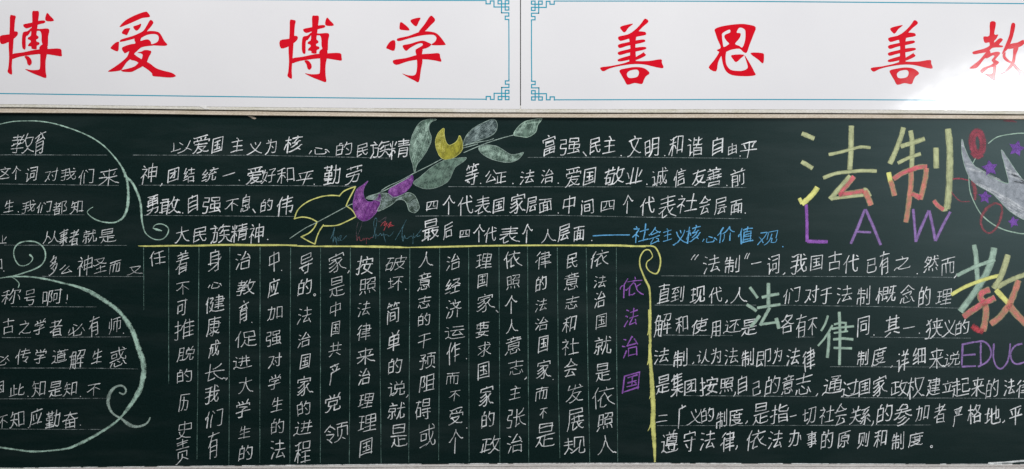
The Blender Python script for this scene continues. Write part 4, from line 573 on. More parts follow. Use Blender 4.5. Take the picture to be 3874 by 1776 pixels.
"诚": [[10, 55, 18, 51], [10, 55, 10, 24, 0, 23], [10, 55, 8, 60], [22, 52, 18, 51], [29, 52, 32, 54, 37, 52, 38, 44, 38, 28, 25, 28], [60, 6, 55, 0, 53, 0], [51, 45, 54, 44, 56, 40, 61, 26], [51, 45, 51, 52], [18, 51, 18, 49], [63, 51, 63, 59, 62, 61, 60, 62, 56, 60, 52, 53, 51, 52], [40, 62, 45, 58, 48, 53, 51, 52], [5, 2, 8, 5], [51, 45, 49, 43, 47, 29, 46, 0], [21, 63, 20, 60, 22, 56, 25, 39, 25, 13, 63, 13]],
"详": [[53, 14, 54, 8, 58, 1, 58, 0], [8, 61, 12, 55], [33, 1, 36, 7, 35, 14], [12, 55, 18, 53, 21, 50, 21, 48], [12, 55, 12, 24, 0, 23], [8, 4, 6, 2], [59, 30, 29, 30], [63, 45, 25, 45], [44, 63, 44, 14], [61, 14, 27, 14]],
"说": [[54, 0, 50, 9, 49, 14], [11, 7, 6, 1], [62, 52, 63, 54, 63, 59, 62, 62, 50, 63, 48, 62, 47, 56, 47, 33], [19, 62, 22, 63, 24, 61, 32, 52, 33, 47, 35, 33], [33, 14, 34, 7, 30, 0], [0, 23, 11, 24, 11, 53], [7, 63, 7, 59, 11, 53], [22, 47, 17, 52, 11, 53], [49, 14, 26, 14, 25, 32, 57, 33, 57, 14, 49, 14]],
"谐": [[40, 30, 39, 36], [46, 12, 52, 11, 61, 6], [58, 60, 27, 60], [13, 10, 5, 2, 2, 2], [27, 48, 58, 48], [19, 50, 16, 52, 11, 53], [11, 53, 11, 23, 0, 23], [11, 53, 7, 59, 7, 63], [40, 23, 25, 25], [39, 9, 25, 9], [46, 0, 47, 25, 50, 26, 61, 26, 63, 21], [25, 0, 25, 25], [58, 60, 58, 38, 57, 37, 27, 37, 27, 63]],
"责": [[61, 63, 39, 54, 36, 55], [32, 41, 31, 50, 26, 55, 17, 60, 6, 63, 0, 62], [11, 50, 11, 33, 53, 33, 53, 49], [8, 14, 57, 14], [5, 4, 59, 4], [32, 0, 32, 23], [63, 23, 0, 23]],
"起": [[28, 39, 16, 39], [37, 3, 59, 3, 59, 24], [63, 42, 63, 46, 61, 51, 42, 52, 40, 51, 38, 48, 38, 24, 59, 24], [27, 8, 2, 8], [15, 0, 15, 57], [0, 23, 29, 23], [62, 62, 24, 61, 17, 59, 4, 49], [4, 34, 4, 47, 0, 63]],
"身": [[53, 35, 58, 34, 63, 27], [33, 0, 32, 7], [52, 30, 15, 30], [45, 42, 44, 46, 22, 57, 4, 63, 0, 62], [52, 18, 15, 18], [4, 41, 52, 42], [15, 41, 15, 7, 52, 8, 52, 60, 51, 62, 48, 63, 38, 63, 35, 61]],
"过": [[25, 26, 32, 37], [0, 29, 10, 29, 10, 54], [4, 57, 10, 54], [10, 11, 3, 2], [10, 54, 21, 61, 29, 63, 59, 62, 63, 59], [20, 13, 59, 13], [49, 0, 48, 50, 45, 52, 36, 52, 35, 51]],
"运": [[55, 0, 24, 0], [47, 28, 52, 37, 53, 43], [53, 43, 55, 44, 57, 49], [53, 43, 25, 46, 26, 40, 32, 27, 34, 19], [1, 62, 4, 58, 10, 54], [0, 23, 10, 23, 10, 54], [10, 54, 14, 56, 21, 61, 29, 63, 59, 62, 63, 59], [10, 5, 3, 0], [60, 18, 19, 18]],
"还": [[46, 23, 54, 31], [10, 8, 4, 0], [0, 63, 0, 59, 5, 54, 9, 53], [9, 53, 12, 53, 20, 59, 28, 61, 58, 61, 63, 57], [9, 53, 9, 25, 0, 24], [19, 36, 25, 31, 33, 22, 37, 20], [21, 4, 57, 4], [38, 51, 38, 17, 41, 9, 42, 4]],
"这": [[1, 3, 9, 11], [0, 63, 0, 60, 2, 58, 9, 54], [9, 54, 9, 28, 0, 28], [9, 54, 21, 60, 32, 62, 59, 61, 63, 58], [21, 21, 38, 33, 55, 48], [50, 12, 50, 17, 47, 23, 37, 38, 27, 46, 20, 49, 17, 48], [59, 11, 18, 11], [36, 0, 38, 4, 38, 11]],
"进": [[0, 63, 0, 60, 3, 56, 7, 54, 10, 53], [0, 26, 10, 26, 10, 53], [10, 8, 4, 1], [63, 58, 60, 60, 28, 61, 20, 59, 13, 54, 10, 53], [59, 32, 21, 32], [49, 0, 49, 51], [58, 12, 21, 12], [25, 48, 29, 40, 31, 30, 31, 0]],
"通": [[55, 0, 53, 1], [10, 9, 2, 1], [63, 58, 59, 61, 32, 62, 23, 60, 10, 53], [28, 8, 32, 7, 43, 12], [0, 26, 10, 27, 10, 53], [43, 12, 43, 15], [43, 12, 44, 9, 51, 5, 53, 1], [10, 53, 7, 54, 4, 56, 0, 60, 0, 63], [53, 1, 52, 0, 23, 0], [57, 28, 23, 28], [39, 51, 39, 17], [23, 39, 57, 39], [47, 51, 49, 52, 55, 52, 57, 50, 57, 17, 56, 16, 45, 16, 23, 17, 23, 51]],
"道": [[0, 4, 2, 4, 8, 11], [52, 0, 50, 1, 47, 10], [24, 42, 54, 42], [63, 59, 59, 62, 32, 62, 21, 60, 10, 54], [38, 11, 37, 21], [54, 32, 24, 32], [0, 27, 10, 28, 10, 54], [10, 54, 5, 56, 0, 61, 0, 63], [30, 10, 30, 5, 28, 1, 25, 0], [54, 42, 54, 21, 24, 21, 24, 52, 53, 52, 54, 42], [19, 10, 60, 10]],
"遵": [[4, 8, 9, 13], [52, 0, 49, 1, 47, 7], [56, 30, 21, 30], [10, 56, 13, 57, 21, 62, 30, 63, 57, 63, 60, 62, 63, 59], [10, 56, 10, 28, 0, 28], [10, 56, 6, 58, 1, 62], [29, 8, 29, 3, 27, 0], [27, 44, 27, 48], [27, 48, 31, 52], [48, 37, 48, 53, 47, 56, 41, 57, 38, 55], [43, 8, 43, 22, 44, 23, 56, 23], [17, 44, 60, 44], [48, 37, 47, 36, 21, 36, 21, 16, 56, 16, 56, 35, 48, 37], [24, 25, 28, 25, 33, 20, 34, 8], [59, 8, 18, 8]],
"都": [[51, 52, 53, 53, 57, 53, 61, 52, 63, 49, 63, 39, 60, 33, 55, 26, 55, 24, 62, 8, 63, 4, 62, 3, 43, 3, 43, 63], [31, 46, 9, 46], [31, 58, 9, 58], [0, 38, 2, 39, 9, 37], [19, 22, 19, 25, 15, 30, 14, 33], [16, 0, 16, 21], [30, 10, 26, 8, 5, 8], [9, 62, 9, 37], [25, 21, 26, 17, 34, 3, 34, 0], [9, 37, 10, 34, 12, 33, 31, 34, 31, 61], [1, 22, 34, 22]],
"长": [[63, 61, 58, 63, 45, 55, 35, 43, 32, 36, 31, 30], [50, 2, 43, 9, 31, 18, 28, 19, 23, 19], [34, 56, 32, 59, 14, 63], [59, 30, 0, 30], [14, 0, 14, 63]],
"间": [[3, 0, 8, 6], [22, 3, 63, 3, 63, 60, 62, 62, 58, 63, 51, 61], [18, 35, 45, 35], [0, 63, 0, 16], [45, 35, 44, 20, 18, 20, 19, 50, 44, 50, 45, 35]],
"阻": [[0, 63, 0, 0, 15, 0, 17, 1, 11, 18, 11, 22, 15, 25, 18, 33, 17, 42, 16, 44, 11, 45, 9, 45, 6, 42], [57, 40, 29, 40], [57, 21, 29, 21], [20, 61, 63, 61], [29, 61, 29, 1, 57, 2, 57, 61]],
"集": [[38, 47, 40, 51, 47, 55, 57, 60, 63, 61], [15, 8, 17, 1], [12, 14, 7, 15, 3, 19, 0, 19], [3, 62, 10, 60, 22, 54, 26, 50, 28, 47], [35, 9, 37, 8], [15, 8, 59, 8], [12, 18, 56, 18], [12, 27, 56, 27], [61, 36, 12, 36], [33, 42, 33, 63], [31, 0, 34, 0, 36, 4, 35, 36], [3, 46, 27, 46, 30, 47, 63, 46], [15, 8, 13, 8, 12, 10, 12, 36]],
"面": [[20, 30, 42, 30], [42, 45, 20, 45], [28, 16, 30, 0], [42, 59, 42, 16], [0, 0, 63, 0], [20, 59, 20, 16], [3, 59, 59, 59], [59, 63, 59, 16, 3, 16, 3, 63]],
"预": [[46, 13, 47, 1], [28, 61, 30, 62, 35, 59, 44, 51, 47, 44, 47, 24], [13, 15, 9, 15, 4, 12], [13, 15, 13, 18, 17, 21, 17, 25], [13, 15, 20, 6, 21, 1, 1, 1], [62, 61, 52, 53], [3, 62, 9, 63, 12, 61, 12, 26], [60, 44, 60, 14, 34, 13, 34, 45], [0, 25, 25, 26, 22, 38], [63, 0, 32, 0]],
"领": [[49, 25, 48, 39, 45, 52, 39, 60, 31, 63], [28, 19, 20, 9, 14, 5], [19, 62, 14, 56, 13, 53], [46, 16, 49, 4], [6, 49, 9, 52, 13, 53], [14, 5, 15, 0], [14, 5, 12, 5, 6, 15, 0, 22], [52, 53, 60, 59], [4, 33, 23, 33, 24, 34, 22, 40, 13, 53], [11, 19, 17, 25], [61, 47, 61, 17, 60, 16, 36, 17, 36, 47], [63, 4, 35, 4]],
}
# what is written where: boxes in the zoomed views
TEXT = """
T教育|A|t|教 105 215 330 415 育 338 200 450 440
T这个词对我们来|A|t|这 -45 545 105 675 个 115 535 205 670 词 245 540 370 690 对 435 550 565 690 我 590 555 740 680 们 765 565 915 720 来 955 560 1155 730
T生我们都知|A|t|生 35 865 135 990 . 170 970 188 992 我 210 865 350 1000 们 358 875 505 995 都 512 870 650 1015 知 675 875 812 1005
T从事者就是|E|t|业 -75 75 65 165 从 415 35 570 165 事 570 20 665 185 者 672 20 768 180 就 800 20 940 160 是 965 10 1130 160
T多么神圣而又|E|t|和 -90 310 22 430 . 30 420 45 435 多 470 275 560 475 么 578 365 700 455 神 750 270 900 480 圣 905 295 1035 455 而 1060 315 1180 460 又 1232 375 1385 468
T称号啊|E|t|称 15 595 205 750 号 235 600 345 760 啊 412 595 605 768 ! 640 655 665 735
T古之学者必有师|E|t|古 28 885 140 1045 之 185 905 300 1045 学 325 885 445 1045 者 482 895 608 1060 必 660 935 825 1060 有 862 865 970 1070 师 1058 870 1175 1045 . 1190 1020 1210 1040
T传学道解生惑|F|t|必 -60 75 95 175 传 150 5 300 165 学 330 10 455 155 道 500 15 665 160 解 672 15 832 215 生 885 10 995 160 惑 1065 -10 1230 195
T因此知是知不|F|t|因 -50 320 38 460 此 85 345 240 480 . 265 465 280 480 知 305 325 445 480 是 470 320 605 485 知 608 330 750 475 . 775 465 790 482 不 842 345 975 470
T不知应勤奋|F|t|不 -30 650 75 790 知 90 615 240 785 . 268 768 285 785 应 285 590 415 775 勤 438 600 590 785 奋 605 620 760 795 . 772 742 790 760
T以爱国主义为核心的民族精|A|w|以 1660 285 1865 415 爱 1865 230 2040 420 国 2050 245 2172 420 主 2238 260 2360 408 义 2395 300 2545 430
+|B|w|为 108 270 225 430 核 290 240 480 415 心 535 355 738 425 的 795 300 955 445 民 1000 310 1110 455 族 1130 290 1350 465 精 1312 270 1520 478
T神团结统一爱好和平勤劳|A|w|神 1365 505 1530 720 , 1560 705 1578 727 团 1625 545 1742 705 结 1775 550 1895 700 统 1955 550 2125 690 一 2165 600 2280 635 . 2318 665 2332 682 爱 2385 540 2560 718
+|B|w|好 68 555 215 710 和 225 550 395 710 平 410 580 580 725 . 580 705 595 722 勤 675 520 845 725 劳 885 525 1055 725
T勇敢自强不息的伟|A|w|勇 1420 810 1540 1015 敢 1545 830 1755 1010 . 1768 985 1782 1000 自 1822 815 1925 1000 强 1965 835 2145 1000 不 2180 850 2320 975 息 2335 810 2430 985 、 2455 955 2480 990
+|B|w|的 62 850 185 990 伟 225 820 385 1030
T大民族精神|O|w|大 155 455 300 620 民 335 455 465 620 族 500 430 715 625 精 700 425 870 615 神 875 425 1025 625 . 1050 575 1070 590
T富强民主文明和谐自由平|C|w|富 340 235 465 445 强 510 260 705 435 、 735 400 765 438 民 795 255 905 430 主 920 245 1050 420 . 1095 425 1112 445 文 1160 240 1305 450 明 1330 255 1475 450 . 1520 425 1535 445 和 1562 240 1710 445 谐 1745 250 1895 445 自 1985 255 2095 440 由 2140 315 2225 435 . 2250 430 2268 448 平 2255 290 2425 460
T等公正法治爱国敬业诚信友善前|B|w|等 2050 510 2190 720 . 2195 695 2212 715 公 2250 570 2360 700 正 2340 590 2455 710 . 2510 695 2525 715
+|C|w|. 45 700 60 715 法 120 570 260 720 治 325 565 445 710 . 485 695 500 710 爱 555 545 715 748 国 730 545 862 730 敬 935 540 1140 725 业 1145 545 1310 715 . 1345 705 1362 722 诚 1400 545 1560 735 信 1615 560 1735 745 友 1790 570 1925 730 善 1925 545 2080 740 . 2120 715 2140 735 前 2165 555 2310 745
T四个代表国家层面中间四个代表社会层面|B|w|四 1672 870 1790 975 个 1835 820 1955 1010 代 1980 820 2130 1020 表 2145 820 2305 1005 国 2320 840 2435 1000
+|C|w|家 15 805 175 1000 层 180 830 285 995 面 305 850 430 995 . 485 985 500 1000 中 535 820 660 1000 间 712 855 840 1015 四 905 865 1040 985 个 1120 815 1222 1000 代 1285 830 1430 1020 表 1465 820 1640 1042 社 1645 800 1840 1000 会 1860 825 1975 1010 层 2005 835 2130 1015 面 2165 855 2280 1015 . 2300 985 2318 1000
T最后四个代表个人层面|P|w|最 90 375 260 600 后 300 410 395 590 四 455 485 560 570 个 590 435 705 610 代 695 455 820 615 表 845 450 1045 620 个 1065 430 1170 620 人 1250 480 1395 620 层 1410 425 1530 610 面 1565 450 1675 610 . 1735 585 1750 600
T社会主义核心价值观|Q|b|社 490 425 655 620 会 648 460 770 635 主 790 475 880 605 义 885 485 1030 640 核 1010 440 1160 625 心 1170 550 1320 615 价 1315 450 1490 620 值 1520 455 1670 630 观 1705 490 1910 640 . 1945 645 1965 660
T法制一词我国古代已有之然而|K|w|〃 500 165 575 215 法 615 165 780 355 制 825 165 975 350 〃 1020 150 1070 205 一 1085 235 1180 255 词 1235 160 1360 360 , 1395 340 1415 355 我 1460 155 1625 360 国 1655 165 1780 325 古 1830 130 1965 325 代 1975 160 2130 350 已 2205 195 2300 345 有 2325 130 2430 365
+|M|w|之 1305 280 1465 425 . 1520 445 1540 460 然 1590 270 1740 445 而 1765 285 1900 475 , 1890 455 1920 490
T直到现代人们对于法制概念的理|K|w|直 165 445 295 645 到 300 465 435 625 现 485 465 635 640 代 670 475 800 640 , 835 605 855 630 人 880 480 1045 640 们 1395 475 1560 645 对 1600 460 1745 635 于 1755 480 1870 645
+|M|w|法 750 565 900 745 制 940 565 1075 765 概 1125 560 1330 745 念 1360 560 1505 745 的 1535 575 1660 780 理 1705 595 1865 755
T解和使用还是各有不同其一狭义的|K|w|解 135 730 310 970 和 345 755 470 930 使 505 775 665 955 用 690 800 790 975 还 810 790 990 935 是 985 785 1140 960 各 1365 745 1500 940 有 1515 745 1625 975 不 1630 775 1725 950 同 2110 755 2235 970 . 2260 935 2290 955
+|M|w|其 1210 850 1360 1075 一 1395 965 1505 985 . 1540 1020 1560 1040 狭 1600 880 1780 1090 义 1765 900 1900 1070 的 1895 895 2035 1060
T法制认为法制即为法律制度详细来说|L|w|法 140 0 285 165 制 325 0 465 200 , 515 140 525 155 认 555 10 680 155 为 690 0 790 160 法 825 0 955 165 制 985 0 1110 190 即 1130 5 1275 190 为 1290 0 1385 160 法 1425 0 1560 180 律 1580 -5 1705 240 制 2110 10 2225 185 度 2250 -5 2400 190 , 2440 175 2455 190
+|N|w|详 1325 10 1450 240 细 1485 0 1615 165 来 1645 0 1800 205 说 1795 30 1945 190
T是集团按照自己的意志通过国家政权建立起来的法律|L|w|是 155 255 290 460 集 298 245 425 480 团 432 300 550 465 按 580 280 760 475 照 775 285 910 450 , 915 430 935 470 自 950 270 1045 460 己 1095 320 1175 470 的 1210 270 1365 480 意 1375 265 1500 460 志 1510 245 1680 465 , 1715 445 1730 465
+|N|w|通 600 265 800 470 过 790 300 965 480 国 960 295 1075 480 家 1095 270 1240 480 政 1270 310 1440 470 权 1430 285 1600 505 建 1612 290 1755 475 立 1770 320 1880 440 起 1865 290 2045 485 来 2050 285 2190 475 的 2190 300 2320 500 法 2370 300 2480 470 律 2490 300 2640 490
T二广义的制度是指一切社会关系的参加者严格地平|L|w|二 155 650 270 730 广 370 555 450 790 义 455 595 600 755 的 595 580 720 740 制 740 590 850 790 度 868 595 1005 765 , 1030 710 1050 735 是 1095 530 1260 755 指 1265 545 1450 745 一 1460 655 1520 670 切 1580 570 1715 745 社 1745 560 1890 745 会 1890 540 2010 760 关 2030 565 2155 750 系 2135 570 2245 750 , 2255 710 2275 755 的 2295 545 2455 750
+|N|w|参 1300 545 1480 765 加 1510 560 1650 720 者 1690 540 1810 735 严 1875 570 1970 770 格 2015 550 2155 745 地 2180 560 2340 745 , 2360 705 2385 725 平 2420 560 2550 755
T遵守法律依法办事的原则和制度|L|w|遵 205 795 375 1025 守 425 805 545 1010 法 585 805 735 1000 律 780 810 925 1015 , 935 950 950 985 依 1040 795 1230 1005 法 1245 800 1390 985 办 1440 795 1570 965 事 1620 810 1720 970 的 1755 795 1880 990 原 1920 800 2050 980 则 2110 810 2235 980 和 2270 800 2405 975
+|N|w|制 1280 810 1405 990 度 1440 820 1590 975 。 1650 950 1685 970
C任|G|t|任 170 125 325 280
C着不可推脱的历史责|G|t|着 420 120 555 360 不 428 425 555 555 可 438 590 540 755 推 410 785 605 1000 脱 432 1050 610 1210
+|H|t|的 435 205 580 350 历 450 445 565 625 史 430 715 580 890 责 420 885 555 1140
C身心健康成长我们有|G|t|身 735 115 870 330 心 735 430 870 495 健 715 550 900 740 康 720 765 865 965 成 738 990 860 1175
+|H|t|长 705 150 910 330 , 912 292 925 312 我 705 355 850 555 们 710 590 885 785 有 738 820 852 1085
C治教育促进大学生的|G|t|治 1005 130 1150 315 教 1010 400 1200 565 育 1035 610 1135 835 . 1155 815 1170 830 促 1000 900 1210 1070
+|H|t|进 980 70 1165 215 大 1030 285 1175 450 学 1005 495 1150 685 生 1030 760 1150 885 的 1030 945 1170 1105
C中应加强对学生的法|G|t|中 1325 135 1430 330 . 1445 310 1458 325 应 1315 395 1435 590 加 1310 665 1460 810 强 1300 895 1450 1060
+|H|t|对 1320 45 1455 205 学 1320 255 1445 410 生 1345 480 1465 630 的 1345 690 1475 845 法 1345 890 1490 1085
C导的法治国家的进程|G|t|导 1620 140 1755 350 的 1605 395 1745 570 。 1760 540 1785 570 法 1600 670 1745 845 治 1605 915 1730 1075
+|H|t|国 1625 55 1735 215 家 1600 275 1760 470 的 1600 515 1730 670 进 1565 700 1750 860 程 1575 900 1735 1125
C家是中国共产党领|G|t|家 1910 140 2080 340 , 2095 318 2110 340 是 1915 370 2065 580 中 1920 620 2030 765 国 1930 805 2020 960 共 1905 1010 2035 1160
+|H|t|产 1915 150 2020 370 党 1870 430 2025 635 领 1865 720 2095 930
C按照法律来治理理国|G|t|按 2170 175 2340 365 照 2205 380 2365 560 法 2190 615 2315 770 律 2185 825 2325 1005
+|H|t|来 2180 0 2360 165 治 2195 200 2310 370 理 2190 440 2350 590 理 2190 635 2370 820 国 2205 870 2335 1070
C破坏简单的说就是|I|t|破 -5 170 205 325 坏 20 375 170 515 . 183 490 203 510 简 10 620 135 850 单 10 895 135 1100
+|J|t|的 20 100 160 265 说 20 320 185 475 , 200 458 220 480 就 15 525 190 700 是 45 735 210 970
C人意志的干预阻碍或|I|t|人 315 135 460 295 意 305 340 440 520 志 310 565 440 690 的 310 730 430 865 干 310 925 440 1075
+|J|t|预 325 45 485 215 阻 320 250 475 440 碍 285 490 435 700 或 325 735 480 975
C治经济运作而不受个|I|t|治 585 155 715 325 经 570 390 725 550 济 585 600 735 790 运 570 855 770 985 作 590 1015 725 1240
+|J|t|. 775 98 790 115 而 585 240 715 360 不 610 410 725 520 受 605 575 750 755 . 778 770 792 790 个 610 790 750 1030
C理国家要求国家的政|I|t|理 870 145 1030 300 国 885 345 990 495 家 880 545 1060 725 、 1070 705 1090 725 要 870 815 1005 975 求 890 1010 1020 1155
+|J|t|国 885 130 1005 320 家 900 370 1045 575 的 925 615 1055 790 政 910 850 1115 1030
C依照个人意志主张治|I|t|依 1145 125 1325 305 照 1170 355 1300 510 个 1155 560 1275 740 人 1165 790 1285 935 意 1155 960 1315 1145
+|J|t|志 1185 120 1335 270 , 1350 285 1370 305 主 1195 370 1310 510 张 1170 580 1360 785 治 1175 835 1325 1030
C律的法治国家而不是|I|t|律 1450 130 1605 310 的 1450 370 1560 530 法 1450 590 1565 725 治 1450 770 1575 905 国 1475 945 1580 1125
+|J|t|家 1455 120 1605 305 . 1615 300 1632 318 而 1450 380 1580 525 不 1490 580 1570 690 是 1450 725 1645 970
C民意志和社会发展规|I|t|民 1755 145 1860 305 意 1730 340 1875 510 志 1740 565 1880 695 和 1710 755 1855 925 社 1710 975 1875 1145
+|J|t|会 1730 105 1860 290 发 1745 350 1915 540 展 1755 580 1925 820 规 1725 860 1935 1040
C依法治国就是依照人|I|t|依 1990 115 2165 300 法 2020 365 2145 490 治 2025 520 2130 690 国 2035 730 2145 895 就 2020 950 2190 1140
+|J|t|是 2035 145 2185 335 依 2005 380 2225 600 照 2045 625 2205 820 人 2055 850 2240 1045
C依法治国紫|I|p|依 2270 375 2505 590 法 2310 680 2455 870 治 2290 955 2450 1175
+|J|p|国 2290 230 2470 450
"""

# ---------------------------------------------------------------- wall and trims
def interp(tab, x):
    if x <= tab[0][0]: return tab[0][1]
    for (a, b), (c, d) in zip(tab, tab[1:]):
        if x <= c: return b + (d - b) * (x - a) / (c - a)
    return tab[-1][1]
def curve_tab(tab):
    t = smooth([(-600, tab[0][1] * 1.0)] + tab + [(4500, tab[-1][1])], 8)
    return t
X0, X1 = -520, 4400
# edges of the fittings measured along the wall (they sag and bow a little)
BANNER_BOTTOM = curve_tab([(0, 396), (480, 401.5), (960, 407), (1500, 411.5), (1960, 414.5), (2874, 415.5), (3500, 418), (3874, 420.5)])
GAP_Y = curve_tab([(0, 410), (480, 415.5), (960, 421.5), (1500, 427), (1960, 430.2), (2874, 431.5), (3500, 434), (3874, 436.5)])
BOARD_TOP = curve_tab([(0, 429), (480, 432.5), (960, 439), (1500, 444.5), (1960, 446.8), (2874, 449), (3500, 451), (3874, 453.5)])
BOARD_BOTTOM = curve_tab([(0, 1772), (500, 1766.5), (1000, 1762), (1500, 1757.5), (1960, 1754.5), (2460, 1753.5), (3000, 1755), (3874, 1757)])

def strip(name, mat, parent, sections, label=None, step=60, jitter=0.0):
    """a long moulding: sections = list of (edge function of x -> py, y depth) going round the profile"""
    v, f = [], []
    xs = list(range(X0, X1 + 1, step))
    n = len(sections)
    for x in xs:
        for fn, y in sections:
            v.append(wp(x, fn(x) + (random.uniform(-jitter, jitter) if jitter else 0), y))
    for i in range(len(xs) - 1):
        for j in range(n):
            k = (j + 1) % n
            f.append((i * n + j, (i + 1) * n + j, (i + 1) * n + k, i * n + k))
    f.append(tuple(range(n)))
    f.append(tuple(reversed([(len(xs) - 1) * n + j for j in range(n)])))
    me = bpy.data.meshes.new(name)
    me.from_pydata(v, [], f)
    me.update()
    bm = bmesh.new(); bm.from_mesh(me); bmesh.ops.recalc_face_normals(bm, faces=bm.faces); bm.to_mesh(me); bm.free()
    return link(name, me, mat, parent, label)
def T(tab, d=0.0):
    return lambda x: interp(tab, x) + d
def const(c):
    return lambda x: c

me = bpy.data.meshes.new("wall")
me.from_pydata([(-3, 0.022, 0), (7, 0.022, 0), (7, 0.022, 3.4), (-3, 0.022, 3.4)], [], [(0, 1, 2, 3)])
wall = link("wall", me, M_wall)
wall["kind"] = "structure"

board = thing("chalkboard", "long dark green chalkboard covered in white handwriting and chalk drawings below the two banners", "chalkboard", (1.937, 0, BASE))
strip("board_surface", M_slate, board, [(T(BOARD_TOP, -12), 0.0), (T(BOARD_BOTTOM, 12), 0.0), (T(BOARD_BOTTOM, 12), 0.018), (T(BOARD_TOP, -12), 0.018)])
strip("upper_trim", M_rail1, board, [(T(BANNER_BOTTOM, -14), 0.006), (T(BANNER_BOTTOM, -14), -0.004), (T(BANNER_BOTTOM, 0.5), -0.004), (T(BANNER_BOTTOM, 2.5), -0.0065), (T(GAP_Y, -4.0), -0.0075),
      (T(GAP_Y, -2.4), -0.006), (T(GAP_Y, -2.4), 0.006)], jitter=0.25)
strip("trim_joint", M_gap, board, [(T(GAP_Y, -2.6), 0.004), (T(GAP_Y, -2.6), -0.0010), (T(GAP_Y, 2.2), -0.0010), (T(GAP_Y, 2.2), 0.004)])
strip("lower_trim", M_rail2, board, [(T(GAP_Y, 2.0), 0.006), (T(GAP_Y, 2.0), -0.007), (T(GAP_Y, 3.6), -0.009), (T(BOARD_TOP, -6.0), -0.0095), (T(BOARD_TOP, -4.2), -0.012),
      (T(BOARD_TOP, -1.4), -0.0125), (T(BOARD_TOP, 0.0), -0.0105), (T(BOARD_TOP, 0.0), 0.006)], jitter=0.3)
strip("bottom_ledge", M_rail3, board, [(T(BOARD_BOTTOM, 0), 0.004), (T(BOARD_BOTTOM, 2.5), -0.010), (T(BOARD_BOTTOM, 5.5), -0.014), (T(BOARD_BOTTOM, 7), -0.0115), (T(BOARD_BOTTOM, 17), -0.0125), (T(BOARD_BOTTOM, 19), -0.019),
      (T(BOARD_BOTTOM, 25), -0.022), (T(BOARD_BOTTOM, 55), -0.022), (T(BOARD_BOTTOM, 55), 0.004)], jitter=0.35)
# powder lying along the foot of the board, a torn label, chipped slate at the top edge
c = Chalk()
for k in range(150):
    x = random.uniform(-20, 3890); w = random.uniform(15, 70)
    y = interp(BOARD_BOTTOM, x) - 0.3
    c.ribbon([(x, y), (x + w, interp(BOARD_BOTTOM, x + w) - 0.3)], random.uniform(1.0, 3.0), 0, jit=.3)
c.ribbon([(3740, 1753), (3800, 1750), (3860, 1745), (3920, 1742)], 9, 0, jit=.4)
c.build("dust_line", [M_thin], board, "loose white chalk dust along the foot of the board", "stuff")
c = Chalk(0.0077)
c.poly([(760, 403), (772, 403.5), (781, 402.5), (786, 404), (783, 408), (792, 410), (797, 414), (780, 415), (773, 412), (768, 409), (758, 408)])
c.build("tape_scrap", [M_tape], board)
c = Chalk(0.0005)
c.poly([(933, 437), (946, 438), (952, 441), (962, 443), (968, 446), (969, 450), (962, 452), (954, 449), (948, 445), (941, 441)])
c.build("chipped_edge", [M_rail2], board)
c = Chalk()
c.ribbon([(3798, 458), (3812, 457, 12), (3830, 458, 9), (3846, 462, 5)], 6, 0, jit=.3)
c.build("rose_smear", [M_rose], board)

# ---------------------------------------------------------------- the ruled lines
def rules(name, segs, mat, w, label, vertical=False):
    c = Chalk()
    for key, pts in segs:
        P = cv(key, pts)
        out = []
        for a, b in zip(P, P[1:]):
            L = math.hypot(b[0] - a[0], b[1] - a[1])
            n = max(1, int(L / 35))
            for k in range(n):
                t = k / n
                j = random.uniform(-0.35, 0.35)
                out.append((a[0] + (b[0] - a[0]) * t + (j if vertical else 0), a[1] + (b[1] - a[1]) * t + (0 if vertical else j), w * random.uniform(0.55, 1.3)))
        out.append((P[-1][0], P[-1][1], w * .6))
        c.ribbon(out, w, 0)
        c.build(name, [mat], board, label)
        c = Chalk()
rules("ruled_line", [
    ('A', [(0, 428), (1040, 430)]), ('A', [(0, 710), (1150, 725)]), ('A', [(10, 1008), (820, 1010)]),
    ('E', [(40, 175), (1230, 178)]), ('E', [(410, 478), (1400, 480)]), ('E', [(110, 772), (940, 775)]), ('E', [(20, 1072), (300, 1072)]),
    ('E', [(510, 1070), (1260, 1065)]), ('F', [(0, 198), (800, 198), (1340, 207)]), ('F', [(0, 497), (1050, 492)]), ('F', [(0, 790), (1040, 795)]),
    ('A', [(1290, 430), (2567, 432), (3790, 460)]), ('A', [(1350, 722), (2567, 725), (3460, 732)]), ('A', [(1400, 1015), (2567, 1024), (2870, 1026)]),
    ('C', [(200, 452), (1200, 450), (2350, 462)]), ('B', [(1890, 737), (2567, 738), (3664, 738)]), ('C', [(1340, 738), (2320, 745)]),
    ('B', [(1570, 1022), (3024, 1015)]), ('C', [(560, 1018), (1500, 1035), (2280, 1048)]),
    ('K', [(210, 370), (2567, 380), (3045, 385)]), ('K', [(145, 655), (1130, 655)]), ('K', [(1370, 655), (2567, 672), (3105, 684)]),
    ('K', [(130, 945), (900, 950)]), ('K', [(1520, 965), (1700, 965)]), ('K', [(2240, 965), (3215, 975)]),
    ('L', [(145, 165), (1700, 180)]), ('L', [(1850, 185), (3115, 188)]), ('L', [(420, 465), (1720, 475)]), ('N', [(780, 485), (2620, 493)]),
    ('L', [(170, 757), (1500, 755), (2830, 750)])], M_rule, 2.0, None)
